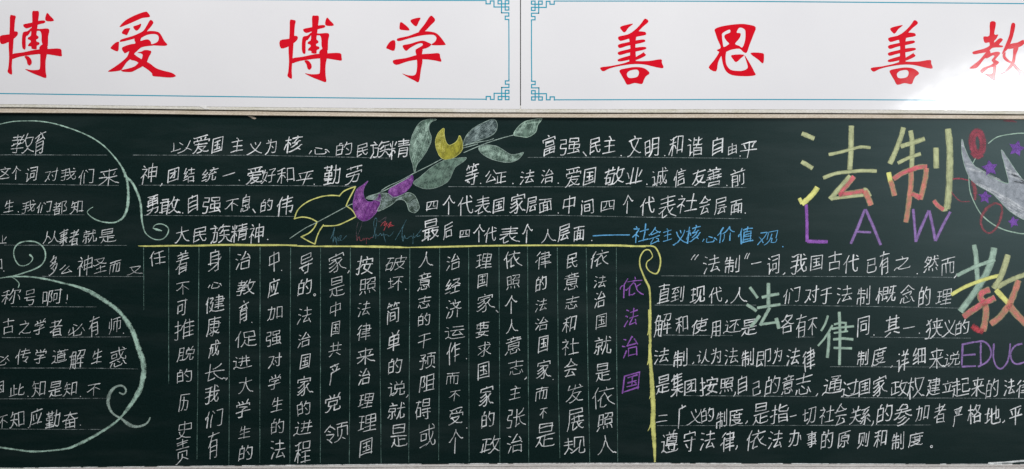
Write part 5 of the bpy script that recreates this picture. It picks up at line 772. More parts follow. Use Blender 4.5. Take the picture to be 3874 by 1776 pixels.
rules("column_line", [
    ('G', [(112, 95), (114, 700)]), ('G', [(355, 95), (356, 1418)]), ('G', [(650, 95), (640, 1168), (630, 2150)]),
    ('G', [(950, 95), (945, 1168), (940, 2210)]), ('G', [(1243, 95), (1240, 2185)]), ('G', [(1540, 95), (1534, 1168), (1532, 2190)]),
    ('G', [(1830, 95), (1828, 2185)]), ('G', [(2120, 95), (2115, 1168), (2108, 2195)]), ('G', [(2403, 95), (2408, 1168), (2418, 2190)]),
    ('I', [(232, 95), (228, 1168), (222, 2185)]), ('I', [(522, 95), (512, 2160)]), ('I', [(803, 95), (808, 2175)]), ('I', [(1098, 95), (1107, 2180)]),
    ('I', [(1375, 85), (1388, 2185)]), ('I', [(1665, 100), (1675, 1500), (1690, 2140)]), ('I', [(1945, 100), (1960, 1168), (1980, 2185)]),
    ('I', [(2238, 95), (2240, 1100), (2252, 2185)])], M_rulev, 2.2, None, True)

# ---------------------------------------------------------------- handwriting
def glyph(ch):
    return [[(s[i] / 63.0, s[i + 1] / 63.0) for i in range(0, len(s), 2)] for s in GLYPH[ch]]
def write(c, ch, x0, y0, x1, y1, w, m=0):
    if ch == '.':
        c.ribbon([((x0 + x1) / 2 - .6, (y0 + y1) / 2 - .6), ((x0 + x1) / 2 + .6, (y0 + y1) / 2 + .6)], w * 1.2, m); return
    if ch == ',':
        c.ribbon([((x0 + x1) / 2 + 2, y0), ((x0 + x1) / 2 + 1, (y0 + y1) / 2), (x0 - 1, y1 + 1)], w, m); return
    if ch == '、':
        c.ribbon([(x0, y0), ((x0 + x1) / 2, (y0 + y1) / 2), (x1, y1)], w * 1.1, m); return
    if ch == '。':
        cx, cy = (x0 + x1) / 2, (y0 + y1) / 2
        c.ribbon([(cx + 4 * math.cos(a / 8 * 6.3), cy + 4 * math.sin(a / 8 * 6.3)) for a in range(9)], w * .9, m); return
    if ch == '〃':
        for k in (0, 1):
            dx = (x1 - x0) * .45 * k
            c.ribbon([(x0 + dx + (x1 - x0) * .5, y0), (x0 + dx + (x1 - x0) * .2, (y0 + y1) / 2), (x0 + dx, y1)], w * .8, m)
        return
    if ch == '一':
        c.ribbon([(x0, y1), ((x0 + x1) / 2, (y0 + y1) / 2 + .5), (x1, y0)], w, m, jit=.1); return
    if ch == '!':
        c.ribbon([((x0 + x1) / 2 + 1, y0), ((x0 + x1) / 2, y0 + (y1 - y0) * .65)], w, m)
        c.ribbon([(x0 + 1, y1), (x0 + 2, y1 + 1)], w * 1.2, m); return
    st = glyph(ch)
    slant = random.uniform(0.15, 0.25)
    lean = random.uniform(0.02, 0.14)
    P = []
    f1, f2 = random.uniform(0, 6.3), random.uniform(0, 6.3)
    g1, g2 = random.uniform(0.008, 0.028), random.uniform(0.008, 0.028)
    w = w * random.choice((0.82, 0.92, 1.0, 1.0, 1.08, 1.16))
    for s in st:
        ox, oy = random.gauss(0, 0.020), random.gauss(0, 0.020)
        rot = random.gauss(0, 0.045)
        cx = sum(p[0] for p in s) / len(s); cy = sum(p[1] for p in s) / len(s)
        q = []
        for i, (x, y) in enumerate(s):
            dx, dy = x - cx, y - cy
            x2 = cx + dx * 1.07 - dy * rot + ox + random.gauss(0, 0.010)
            y2 = cy + dy * 1.05 + dx * rot + oy + random.gauss(0, 0.010)
            x2, y2 = x2 + g1 * math.sin(4 * y2 + f1), y2 + g2 * math.sin(4 * x2 + f2)
            q.append((x2 - lean * (y2 - .5), y2 - slant * (x2 - .5)))
        if len(q) == 2 and math.hypot(q[0][0] - q[1][0], q[0][1] - q[1][1]) > 0.35:      # a hand never draws quite straight
            b = random.gauss(0.0, 0.022)
            mx, my = (q[0][0] + q[1][0]) / 2, (q[0][1] + q[1][1]) / 2
            q = [q[0], (mx + b * (q[1][1] - q[0][1]), my - b * (q[1][0] - q[0][0]) - 0.012), q[1]]
        dx, dy = q[-1][0] - q[-2][0], q[-1][1] - q[-2][1]
        if dx > 0.12 and dy > 0.12 and q[-1][1] > 0.75:                                   # the falling right stroke sweeps out
            q.append((q[-1][0] + dx / math.hypot(dx, dy) * .10, q[-1][1] + dy / math.hypot(dx, dy) * .05))
        elif q[0][0] - q[-1][0] > 0.12 and q[0][1] - q[-1][1] > 0.12 and q[0][1] > 0.75 and q[0][0] > 0.6:
            q.insert(0, (q[0][0] + .10, q[0][1] + .04))
        P.append(q)
    xs = [p[0] for s in P for p in s]; ys = [p[1] for s in P for p in s]
    lx, hx, ly, hy = min(xs), max(xs), min(ys), max(ys)
    h = w * .5
    for s in P:
        n = len(s)
        pr = random.uniform(0.85, 1.15)
        pts = []
        for i, (x, y) in enumerate(s):
            t = i / max(1, n - 1)
            ww = w * pr * (1.16 - 0.48 * t)
            pts.append((x0 + h + (x - lx) / max(hx - lx, 1e-3) * (x1 - x0 - w), y0 + h + (y - ly) / max(hy - ly, 1e-3) * (y1 - y0 - w), ww))
        c.ribbon(pts, w, m, jit=.10)

def lines_of_text():
    cur = None
    for ln in TEXT.strip().split('\n'):
        head, key, sty, body = ln.split('|')
        if head != '+':
            if cur: yield cur
            cur = [head, sty, []]
        tk = body.split()
        ox, oy, s = CR[key]
        for i in range(0, len(tk), 5):
            q = [float(v) for v in tk[i + 1:i + 5]]
            cur[2].append((tk[i], ox + q[0] / s, oy + q[1] / s, ox + q[2] / s, oy + q[3] / s))
    yield cur
for head, sty, chars in lines_of_text():
    mat, w = STY[sty]
    words = head[1:].replace('紫', '')
    colr = {'w': 'white', 't': 'white', 'b': 'blue', 'p': 'purple'}[sty]
    row = bpy.data.objects.new("text_row" if head[0] == 'T' else "text_column", None)
    col.objects.link(row)
    row.parent = board
    xm = sum(q[1] + q[3] for q in chars) / 2 / len(chars); ym = sum(q[2] + q[4] for q in chars) / 2 / len(chars)
    row.location = Vector(wp(xm, ym)) - Vector(board.location)
    row.empty_display_size = 0.01
    row["label"] = "%s handwritten %s reading %s" % (colr, "row" if head[0] == 'T' else "column", words)
    for ch, x0, y0, x1, y1 in chars:
        c = Chalk()
        big = min(1.15, max(0.85, (y1 - y0) / 62))
        write(c, ch, x0, y0, x1, y1, w * (big if ch not in '.,、。〃!一' else 1))
        o = c.build("punctuation_mark" if ch in '.,、。〃!' else "written_character", [mat], None)
        o.parent = row
        o.location = -Vector(row.location) - Vector(board.location)
c = Chalk()
c.ribbon(cv('P', [(1755, 547), (1850, 541), (1980, 538), (2110, 538)]), 4.2, 0, jit=.15)
c.build("dash_mark", [M_blue], board, "long blue chalk dash before the blue words")

# ---------------------------------------------------------------- scroll drawings
def scroll(name, strokes, mats, label):
    c = Chalk()
    for key, pts, m in strokes:
        s = CR[key][2]
        P = [(x, y, p[2] * (1.0 if name == 'frame_drawing' else .9) / s) for (x, y), p in zip(cv(key, pts), pts)]
        c.ribbon(smooth(P, 8), 4, m, jit=.14)
    return c.build(name, mats, board, label)
scroll("scroll_drawing", [
    ('A', [(-30, 135, 9), (0, 130, 9), (120, 105, 11), (260, 98, 11), (400, 103, 13), (550, 130, 14), (750, 195, 15), (900, 265, 15), (1020, 350, 15), (1130, 470, 16), (1190, 560, 22), (1222, 640, 34)], 0),
    ('A', [(1215, 600, 20), (1235, 680, 26), (1245, 760, 28), (1245, 850, 34), (1235, 950, 32), (1200, 1030, 24), (1130, 1080, 18), (1040, 1085, 15), (950, 1065, 15), (880, 1025, 12), (848, 985, 10), (870, 955, 8), (903, 935, 6)], 0),
    ('A', [(1225, 640, 22), (1285, 700, 26), (1335, 800, 28), (1365, 900, 26), (1375, 1020, 22), (1385, 1100, 18), (1410, 1180, 14), (1455, 1225, 12), (1510, 1250, 12), (1580, 1245, 12), (1625, 1200, 13), (1637, 1150, 13), (1610, 1115, 12), (1560, 1098, 12), (1510, 1108, 10), (1488, 1140, 9), (1520, 1150, 10)], 0),
    ('A', [(1490, 1142, 10), (1530, 1155, 24), (1572, 1165, 10)], 0)], [M_green], "green scroll line curling above the left paragraphs")
scroll("scroll_drawing", [
    ('E', [(290, 268, 22), (318, 300, 12), (300, 340, 11), (250, 372, 12), (190, 370, 13), (150, 320, 14), (134, 250, 13), (150, 190, 14), (200, 150, 17), (270, 137, 15), (350, 145, 15), (410, 185, 16), (440, 240, 17), (438, 310, 16), (400, 370, 16), (330, 410, 15), (230, 445, 16), (130, 475, 16), (0, 495, 13), (-30, 500, 12)], 0),
    ('E', [(90, 485, 10), (250, 480, 18), (420, 500, 20), (600, 540, 22), (750, 580, 25), (850, 620, 38), (980, 690, 44), (1100, 770, 44), (1185, 850, 42), (1260, 960, 52), (1310, 1060, 56), (1345, 1180, 62), (1385, 1290, 62), (1397, 1400, 58), (1372, 1540, 60), (1320, 1650, 52), (1255, 1745, 42), (1185, 1835, 22)], 0),
    ('E', [(1200, 1820, 20), (1110, 1905, 26), (980, 1990, 28), (850, 2065, 34), (700, 2135, 30), (640, 2152, 22), (480, 2172, 20), (300, 2178, 22), (150, 2160, 20), (0, 2138, 22), (-40, 2130, 22)], 0),
    ('E', [(120, 488, 7), (160, 515, 8), (186, 550, 12), (178, 588, 12)], 0),
    ('E', [(700, 555, 6), (800, 585, 10), (880, 615, 12), (970, 665, 8)], 0)], [M_green], "broad green scroll line curling round the lower left paragraphs")
scroll("scroll_drawing", [
    ('F', [(1160, 435, 16), (1195, 452, 20), (1222, 430, 18), (1215, 390, 20), (1170, 368, 24), (1110, 390, 28), (1065, 450, 38), (1050, 530, 36), (1070, 600, 28), (1110, 650, 22), (1180, 690, 22), (1240, 738, 40), (1290, 762, 34), (1350, 765, 26), (1410, 745, 22), (1445, 710, 18), (1458, 678, 14)], 0)],
    [M_greenl], "small rubbed green curl crossing the lower left scroll")
scroll("frame_drawing", [
    ('G', [(62, 80, 6), (150, 82, 14), (400, 78, 15), (600, 78, 17), (900, 70, 20), (1200, 72, 20), (1600, 72, 12)], 0),
    ('G', [(1400, 66, 6), (1650, 82, 13), (2100, 84, 17), (2400, 88, 22), (2567, 92, 20), (2700, 96, 8)], 0),
    ('I', [(150, 95, 6), (500, 90, 17), (900, 80, 17), (1200, 76, 17), (1550, 74, 15), (1900, 75, 18), (2250, 76, 22), (2400, 82, 18), (2520, 84, 16)], 0),
    ('K', [(-90, 84, 16), (0, 82, 15), (120, 82, 14), (165, 112, 16), (198, 190, 16), (200, 260, 15), (180, 330, 16), (150, 350, 14), (95, 325, 12), (65, 280, 12), (72, 235, 10), (108, 205, 9), (124, 175, 9), (95, 122, 10), (45, 125, 12), (5, 190, 13), (2, 270, 14), (30, 350, 16), (60, 420, 20), (90, 480, 20), (100, 560, 18), (103, 650, 18), (102, 760, 24), (98, 900, 30), (102, 1000, 28), (98, 1100, 30), (103, 1190, 34), (112, 1300, 36), (120, 1430, 40), (126, 1530, 46), (132, 1650, 46), (128, 1780, 46), (135, 1900, 44), (143, 2030, 32), (148, 2175, 18)], 0),
    ('L', [(75, 165, 8), (92, 110, 22), (100, 20, 26)], 0), ('L', [(95, 497, 6), (112, 450, 18), (115, 400, 24)], 0), ('L', [(80, 808, 6), (112, 740, 20), (120, 640, 26)], 0),
    ('K', [(76, 945, 8), (92, 880, 18), (92, 700, 20)], 0)], [M_yellow], "yellow line framing the upright columns and curling down to the ledge")

# ---------------------------------------------------------------- flower drawing
HATCH = {id(M_leaf): (H_leaf, 62), id(M_leafg): (H_grey, 38), id(M_leafo): (H_grey, 25), id(M_yfill): (H_yellow, 70), id(M_pfill): (H_purple, 55), id(M_dove): (H_dove, 150)}
def hatch(c, S, deg, gap, w, m):
    """rub to and fro inside the outline with the side of the stick"""
    a = math.radians(deg)
    ux, uy, nx, ny = math.cos(a), -math.sin(a), math.sin(a), math.cos(a)
    ts = [p[0] * nx + p[1] * ny for p in S]
    t = min(ts) + gap * .6
    while t < max(ts) - gap * .3:
        hits = []
        for p, q in zip(S, S[1:] + S[:1]):
            tp, tq = p[0] * nx + p[1] * ny, q[0] * nx + q[1] * ny
            if (tp <= t) != (tq <= t):
                k = (t - tp) / (tq - tp)
                x, y = p[0] + (q[0] - p[0]) * k, p[1] + (q[1] - p[1]) * k
                hits.append(x * ux + y * uy)
        hits.sort()
        for s0, s1 in zip(hits[::2], hits[1::2]):
            L = s1 - s0
            if L < 6: continue
            s0 += L * random.uniform(0.02, 0.16); s1 -= L * random.uniform(0.02, 0.16)
            bend = random.uniform(-.02, .02) * L
            pts = []
            for i in range(6):
                k = i / 5
                s_ = s0 + (s1 - s0) * k
                tt = t + bend * 4 * k * (1 - k) + random.uniform(-.4, .4)
                pts.append((s_ * ux + tt * nx, s_ * uy + tt * ny, w * (0.6 + 0.8 * math.sin(math.pi * (.15 + .7 * k)))))
            c.ribbon(pts, w, m, jit=.25)
        t += gap * random.uniform(.6, 1.4)
def shape(name, key, outline, fillm, linem, lw=2.6, label=None, holes=()):
    c = Chalk()
    P = cv(key, outline)
    S = smooth_closed(P, 4)
    c.poly(S, 0)
    hm, deg = HATCH[id(fillm)]
    k = 1.6 if fillm is M_dove else 1.0
    hatch(c, S, deg, 4.2 * k, 4.4 * k, 2)
    hatch(c, S, deg + 14, 7.5 * k, 3.6 * k, 2)
    c.ribbon(S + [S[0]], lw, 1, cap=False, jit=.3)
    return c, [fillm, linem, hm]
def add_shape(name, key, outline, fillm, linem, lw=2.6, label=None, extra=None):
    c, mats = shape(name, key, outline, fillm, linem, lw)
    if extra:
        for e in extra: c.ribbon(smooth(cv(key, e), 6), lw * .8, 1, jit=.3)
    c.build(name, mats, board, label)
add_shape("leaf_drawing", 'B', [(1090, 850), (1170, 812), (1290, 800), (1360, 840), (1430, 820), (1500, 795), (1560, 820), (1600, 900), (1605, 950), (1565, 990), (1510, 970), (1490, 910), (1460, 870), (1400, 865), (1340, 910), (1260, 955), (1200, 970), (1230, 880)],
          M_leafo, M_greenl, 2.4, "rubbed olive wavy leaf under the purple petals")
add_shape("leaf_drawing", 'B', [(1562, 600), (1545, 520), (1517, 420), (1520, 310), (1562, 190), (1620, 110), (1700, 82), (1772, 84), (1715, 115), (1698, 180), (1725, 265), (1700, 350), (1640, 450), (1585, 520)],
          M_leaf, M_greenl, 3.0, "tall green leaf left of the yellow petals", [[(1600, 480), (1640, 350), (1660, 220), (1680, 120)]])
add_shape("leaf_drawing", 'B', [(2035, 322), (2060, 250), (2120, 180), (2210, 125), (2325, 82), (2365, 130), (2350, 200), (2290, 250), (2180, 290), (2050, 338)],
          M_leafg, M_greenl, 2.2, "grey green leaf right of the yellow petals")
add_shape("leaf_drawing", 'B', [(2190, 350), (2260, 332), (2360, 345), (2430, 385), (2500, 425), (2567, 418), (2619, 405), (2574, 465), (2490, 500), (2360, 485), (2250, 440), (2195, 392)],
          M_leaf, M_greenl, 2.6, "green leaf curling right under the stem", [[(2230, 385), (2300, 375), (2370, 410), (2400, 440)]])
add_shape("leaf_drawing", 'C', [(60, 232), (100, 160), (170, 105), (260, 85), (335, 75), (293, 140), (272, 208), (200, 255), (130, 250)],
          M_leaf, M_mint, 2.6, "pale green leaf at the upper tip of the stem", [[(100, 200), (180, 130), (300, 110)]])
add_shape("leaf_drawing", 'B', [(1550, 700), (1620, 640), (1740, 540), (1870, 475), (1980, 460), (2062, 455), (2035, 492), (1960, 545), (1930, 600), (1890, 680), (1800, 735), (1700, 758), (1620, 745)],
          M_leaf, M_greenl, 2.6, "broad grey green leaf below the yellow petals", [[(1620, 710), (1750, 640), (1880, 540), (2000, 480)]])
def lines(name, key, lst, w, mat, label=None, sm=True):
    c = Chalk()
    for pts in lst:
        q = cv(key, pts)
        if len(pts[0]) > 2: q = [(a[0], a[1], p[2] / CR[key][2]) for a, p in zip(q, pts)]
        c.ribbon(smooth(q, 6) if sm else q, w, 0, jit=.15)
    return c.build(name, mat if isinstance(mat, list) else [mat], board, label)
lines("stem_drawing", 'B', [[(1825, 468), (1700, 535), (1545, 612), (1430, 675), (1300, 735), (1240, 775)], [(1520, 640), (1310, 755), (1220, 795), (1090, 850)],
      [(960, 905), (900, 930), (620, 1080), (500, 1140), (350, 1240)], [(2040, 406), (2230, 325), (2400, 268), (2524, 235)], [(2030, 362), (2120, 338), (2175, 322)],
      [(2050, 335), (2180, 305), (2270, 290), (2330, 270)]], 3.0, M_greenl, "thin green stem running up through both flowers")
add_shape("petal_drawing", 'B', [(1845, 170), (1848, 230), (1865, 300), (1898, 335), (1950, 315), (1980, 285), (2000, 243), (2025, 310), (2022, 380), (1965, 440), (1885, 475), (1820, 452), (1780, 385), (1765, 300), (1790, 220)],
          M_yfill, M_yellow, 3.0, "yellow crescent petals")
add_shape("petal_drawing", 'B', [(1310, 780), (1360, 730), (1450, 680), (1535, 625), (1545, 680), (1510, 750), (1440, 810), (1360, 840), (1320, 818)],
          M_pfill, M_purple, 2.4, "small purple petal on the stem")
add_shape("petal_drawing", 'B', [(1110, 682), (1060, 720), (1000, 765), (972, 850), (965, 930), (990, 1015), (1050, 1065), (1110, 1060), (1180, 1000), (1225, 920), (1236, 850), (1222, 802), (1190, 850), (1140, 885), (1090, 870), (1065, 810), (1075, 740)],
          M_pfill, M_lilac, 2.4, "purple crescent petals at the foot of the stem")
c = Chalk()
for pts in ([(395, 1050), (430, 960), (520, 885), (640, 838), (740, 822), (830, 825)], [(830, 830), (870, 785), (930, 755), (990, 735)], [(990, 735), (945, 820), (915, 880), (897, 925)],
            [(900, 925), (945, 955), (975, 990), (992, 1020)], [(392, 1048), (470, 1032), (550, 1045), (618, 1080)]):
    c.ribbon(smooth(cv('B', pts), 6), 4.6, 0, jit=.2)
for pts in ([(1915, 362), (1830, 405), (1730, 445), (1600, 450)], [(1602, 440), (1568, 490), (1540, 550), (1518, 628)], [(1518, 628), (1450, 595), (1382, 556)], [(1385, 556), (1460, 520), (1510, 470), (1540, 410)]):
    c.ribbon(smooth(cv('O', pts), 6), 4.6, 0, jit=.2)
c.build("bud_drawing", [M_yellow], board, "yellow outlined bud open at the lower end of the stem")

# scribbled words under the flower
def scrib(mat, lst, label, w=2.0):
    c = Chalk()
    for pts in lst: c.ribbon(smooth(cv('T', pts), 4), w, 0, jit=.3)
    c.build("scribble", [mat], board, label)
scrib(M_teal, [[(265, 430), (300, 350), (340, 210), (322, 330), (308, 500), (335, 420), (352, 400), (362, 480), (375, 500), (385, 550)], [(375, 480), (390, 410), (415, 415), (405, 470), (440, 460), (475, 380), (450, 370), (440, 430), (470, 465), (520, 430), (572, 370)]], "faint blue scribbled word hope, furthest left")
scrib(M_grey, [[(880, 90), (850, 220), (795, 350), (775, 470), (762, 300), (775, 200), (800, 110)]], "faint grey loop above the pink scribble", 1.8)
scrib(M_grey, [[(1350, 0), (1300, 110), (1190, 90)], [(1340, 10), (1190, 110)]], "faint grey hooked stroke under the olive leaf", 1.8)
scrib(M_rose, [[(765, 370), (775, 470), (800, 410), (825, 400), (835, 460), (870, 470), (890, 430), (915, 425), (905, 465), (945, 420), (960, 440), (958, 535)], [(955, 440), (985, 420), (1010, 440), (1040, 420), (1085, 400)]], "pink scribbled word hope", 2.2)
scrib(M_teal, [[(1150, 180), (1165, 60), (1130, 35), (1102, 130), (1120, 280), (1142, 430), (1150, 345), (1185, 380), (1235, 330), (1260, 370), (1290, 340), (1310, 420), (1335, 500)], [(1290, 320), (1320, 360), (1360, 350), (1400, 385), (1450, 350), (1492, 290)], [(1085, 420), (1120, 310), (1150, 180)]], "teal scribbled word hope with a tall looped letter")
scrib(M_red, [[(1235, 190), (1280, 130), (1335, 100), (1300, 180), (1360, 125), (1330, 200), (1300, 270)], [(1360, 190), (1410, 130), (1440, 110), (1385, 220), (1455, 145), (1410, 195), (1495, 172)], [(1400, 150), (1450, 165), (1480, 180)]], "red scribbled word hope", 2.2)
scrib(M_teal, [[(1520, 460), (1600, 320), (1640, 250), (1700, 140), (1740, 60), (1670, 220), (1655, 380), (1675, 480), (1700, 370), (1720, 420), (1755, 430), (1790, 400), (1850, 380), (1868, 430), (1865, 530)], [(1880, 320), (1885, 410), (1930, 370), (1985, 310), (2030, 250)], [(1950, 350), (1945, 390), (2005, 370)]], "teal scribbled word hope, furthest right")

# ---------------------------------------------------------------- big title characters
def strokes(name, key, lst, mats, label, sm=False, jit=.08):
    """lst: (material index, width in view units, points)"""
    c = Chalk()
    for m, w, pts in lst:
        q = cv(key, pts)
        if name == 'large_character' and m in (2, 3):            # pink rubbed over a first pass of yellow
            c.ribbon(smooth(q, 5) if (sm and len(q) > 2) else q, w * 1.2 / CR[key][2], 0, jit=jit, lay=0.00018)
        c.ribbon(smooth(q, 5) if (sm and len(q) > 2) else q, w * 1.12 / CR[key][2], m, jit=jit)
    return c.build(name, mats, board, label)
TM = [M_olive, M_lime, M_pink, M_peach, M_mint]
strokes("large_character", 'D', [
    (0, 42, [(412, 220), (470, 245), (528, 270)]), (0, 42, [(408, 495), (460, 525), (512, 558)]),
    (1, 34, [(385, 850), (412, 900)]), (1, 48, [(412, 905), (480, 845), (530, 790), (560, 745)]),
    (0, 50, [(890, 148), (888, 300), (885, 400), (875, 568)]), (0, 30, [(672, 425), (770, 405), (870, 378), (980, 352), (1075, 358)]), (0, 34, [(618, 652), (740, 608), (880, 592), (1000, 582), (1135, 585)]),
    (0, 46, [(880, 635), (780, 745), (685, 858)]), (0, 30, [(690, 855), (850, 835), (1005, 820)]), (0, 30, [(1010, 760), (1040, 770), (1075, 830)]),
    (2, 44, [(915, 640), (850, 720), (775, 815)]), (2, 44, [(770, 820), (900, 795), (1010, 780)]), (3, 50, [(1020, 780), (1055, 850), (1080, 915)])],
    TM, "huge yellow and pink character 法 in the title", True)
strokes("large_character", 'D', [
    (0, 48, [(1395, 165), (1370, 260), (1320, 390), (1265, 512)]), (0, 44, [(1465, 195), (1480, 300), (1480, 420), (1475, 560)]), (0, 42, [(1370, 345), (1480, 312), (1600, 272)]),
    (0, 34, [(1342, 508), (1450, 455), (1562, 418)]), (1, 44, [(1252, 600), (1270, 690)]), (3, 46, [(1272, 680), (1292, 750), (1310, 822)]),
    (2, 44, [(1300, 662), (1380, 608), (1470, 572), (1560, 545), (1622, 545)]), (3, 46, [(1618, 560), (1610, 650), (1585, 760), (1560, 858)]), (2, 44, [(1555, 850), (1520, 825), (1482, 805)]),
    (3, 46, [(1468, 560), (1470, 700), (1455, 830), (1440, 960), (1420, 1080)]), (0, 54, [(1712, 362), (1715, 555)]),
    (0, 62, [(1828, 178), (1845, 350), (1845, 600), (1835, 800), (1818, 950)]), (0, 34, [(1820, 955), (1780, 962)]), (2, 38, [(1785, 960), (1730, 920), (1692, 872)])],
    TM, "huge yellow and pink character 制 in the title", True)
strokes("capital_letter", 'D', [(0, 28, [(452, 912), (458, 1050), (460, 1270)]), (1, 32, [(462, 1268), (560, 1270), (658, 1272)])], [M_purple, M_purple], "large purple letter L")
strokes("capital_letter", 'D', [(0, 28, [(885, 1290), (955, 1130), (1022, 958)]), (0, 28, [(1028, 958), (1105, 1130), (1175, 1302)]), (0, 24, [(945, 1175), (1080, 1180)])], [M_lilac], "large lilac letter A")
strokes("capital_letter", 'D', [(0, 28, [(1490, 955), (1505, 1120), (1515, 1272)]), (0, 28, [(1515, 1270), (1570, 1130), (1640, 970)]), (0, 30, [(1645, 970), (1680, 1120), (1705, 1262)]), (0, 28, [(1708, 1262), (1780, 1110), (1850, 982)])], [M_lilac], "large lilac letter W")
SS = [M_olive, M_lime, M_pink, M_peach, M_mint, M_red]
strokes("large_character", 'S', [
    (4, 36, [(430, 138), (445, 230), (450, 330), (458, 440)]), (4, 50, [(583, 162), (560, 270), (500, 400), (420, 520), (325, 648)]), (4, 28, [(300, 372), (420, 312), (520, 275), (590, 250)]),
    (1, 26, [(255, 520), (350, 465), (460, 420), (560, 388), (640, 370)]), (0, 36, [(610, 462), (700, 412), (830, 362)]), (0, 44, [(690, 215), (665, 300), (630, 390), (580, 470)]),
    (2, 44, [(548, 482), (490, 505), (478, 540), (500, 575)]), (2, 44, [(350, 690), (420, 640), (500, 590), (588, 545)]), (3, 44, [(515, 590), (522, 650), (515, 720), (498, 800)]),
    (5, 42, [(498, 806), (455, 790), (415, 762)]), (5, 34, [(470, 800), (425, 770)]), (1, 38, [(600, 485), (650, 540), (700, 592)]), (3, 44, [(770, 412), (735, 520), (690, 610), (630, 690), (560, 745)]),
    (3, 48, [(700, 600), (750, 665), (840, 755)])], SS, "huge green yellow and red character 教 under the dove", True)
for letter, lst in (("E", [[(342, 900), (338, 980), (335, 1062)], [(335, 905), (430, 885)], [(342, 988), (440, 980)], [(335, 1075), (440, 1070)]]),
                    ("D", [[(482, 890), (480, 980), (482, 1060)], [(440, 885), (500, 880), (548, 920), (560, 985), (525, 1040), (460, 1075)]]),
                    ("U", [[(582, 900), (578, 1000), (600, 1070), (640, 1090), (682, 1045), (700, 980), (708, 900)]]),
                    ("C", [[(800, 898), (745, 915), (712, 970), (722, 1030), (762, 1055), (830, 1035)]]),
                    ("A", [[(850, 1060), (885, 900), (930, 1060)], [(865, 1000), (915, 1000)]])):
    strokes("capital_letter", 'S', [(0, 14, p) for p in lst], [M_lilac], "purple outline letter %s at the right edge" % letter, letter not in "EA", .2)
strokes("middle_character", 'K', [(0, 26, [(1070, 482), (1110, 535), (1145, 585)]), (0, 30, [(1040, 650), (1090, 680), (1133, 712)]), (0, 32, [(1165, 757), (1125, 810), (1078, 865)]),
    (0, 34, [(1250, 442), (1250, 550), (1250, 655)]), (0, 28, [(1187, 580), (1270, 560), (1352, 545)]), (0, 26, [(1142, 682), (1250, 665), (1365, 648)]), (0, 30, [(1262, 680), (1215, 765), (1170, 850)]),
    (0, 24, [(1168, 842), (1250, 832), (1340, 818)]), (0, 34, [(1325, 782), (1340, 835), (1352, 882)])], [M_mint], "middle sized pale green character 法 between the paragraph lines", True)
strokes("middle_character", 'K', [(0, 20, [(1828, 757), (1800, 840), (1762, 905)]), (0, 20, [(1872, 850), (1840, 910), (1790, 985), (1732, 1050)]), (0, 28, [(1838, 925), (1835, 1050), (1822, 1165)]),
    (0, 28, [(1938, 722), (1945, 900), (1943, 1080), (1940, 1235)]), (0, 20, [(1888, 842), (1960, 825), (2002, 828), (2000, 910)]), (0, 22, [(1865, 885), (1970, 870), (2080, 860)]),
    (0, 18, [(1890, 925), (2018, 908)]), (0, 24, [(1880, 988), (1980, 978), (2073, 988)]), (0, 22, [(1885, 1070), (2060, 1075)])], [M_mint], "middle sized pale green character 律 between the paragraph lines")

# ---------------------------------------------------------------- dove, ring, stars
lines("ring_drawing", 'R', [[(375, 280, 9), (450, 226, 9), (560, 202, 9), (690, 194, 10), (900, 230, 10)], [(268, 400, 9), (235, 462, 9)], [(205, 560, 8), (215, 680, 11), (250, 780, 10), (310, 885, 10), (400, 965, 12), (500, 1018, 12), (600, 1045, 12), (700, 1055, 12), (900, 1020, 12)]], 4, M_mint, "pale green ring round the dove, cut by the edge")
c = Chalk()
def oval(key, cx, cy, rx, ry, w, m, tilt=0.0, n=26, a0=0, a1=6.283):
    pts = []
    for i in range(n + 1):
        a = a0 + (a1 - a0) * i / n
        x, y = rx * math.cos(a), ry * math.sin(a)
        pts.append((cx + x * math.cos(tilt) - y * math.sin(tilt), cy + x * math.sin(tilt) + y * math.cos(tilt)))
    c.ribbon(cv(key, pts), w / CR[key][2], m, cap=False, jit=.15)
oval('R', 282, 272, 56, 104, 46, 0, -.08)
oval('R', 282, 275, 30, 76, 34, 0, -.08)
c.ribbon(cv('R', [(230, 360), (260, 395), (290, 405), (330, 385)]), 14, 0, jit=.2)
c.build("blossom_drawing", [M_roses], board, "rose oval blossom beside the dove's wing tip")
lines("blossom_drawing", 'R', [[(430, 792, 26), (370, 830, 34), (325, 890, 34), (310, 960, 26), (335, 1025, 24), (385, 1050, 22), (435, 1015, 26), (475, 940, 30), (492, 860, 28), (480, 810, 22), (430, 792, 20)]], 12, M_rose, "faint rose oval under the dove")
lines("blossom_drawing", 'R', [[(235, 600, 30), (255, 660, 44), (262, 720, 40), (260, 765, 24)], [(60, 700, 14), (95, 745, 14), (140, 778, 12), (210, 778, 12)]], 12, M_rose, "faint rose smudge left of the dove")
lines("blossom_drawing", 'R', [[(72, 585, 16), (130, 582, 16), (200, 596, 14)]], 6, M_roses, "short red dash left of the dove")
add_shape("dove_drawing", 'R', [(148, 242), (170, 320), (215, 415), (262, 480), (340, 535), (430, 585), (500, 618), (548, 622), (538, 560), (515, 470), (485, 340), (520, 380), (580, 470), (640, 555), (700, 610), (900, 650), (960, 760), (880, 900), (700, 935), (620, 902), (540, 845), (470, 770), (400, 705), (310, 655), (245, 612), (200, 550), (165, 450), (146, 340)],
          M_dove, M_mint, 3.4, "white rubbed chalk dove with spread wings, cut by the edge",
          [[(260, 485), (400, 570), (500, 612), (580, 632)], [(245, 560), (350, 620), (460, 690), (560, 800), (640, 870)], [(420, 600), (520, 700), (640, 820), (690, 850)], [(500, 380), (560, 500), (600, 600)], [(500, 720), (600, 790), (690, 830)]])
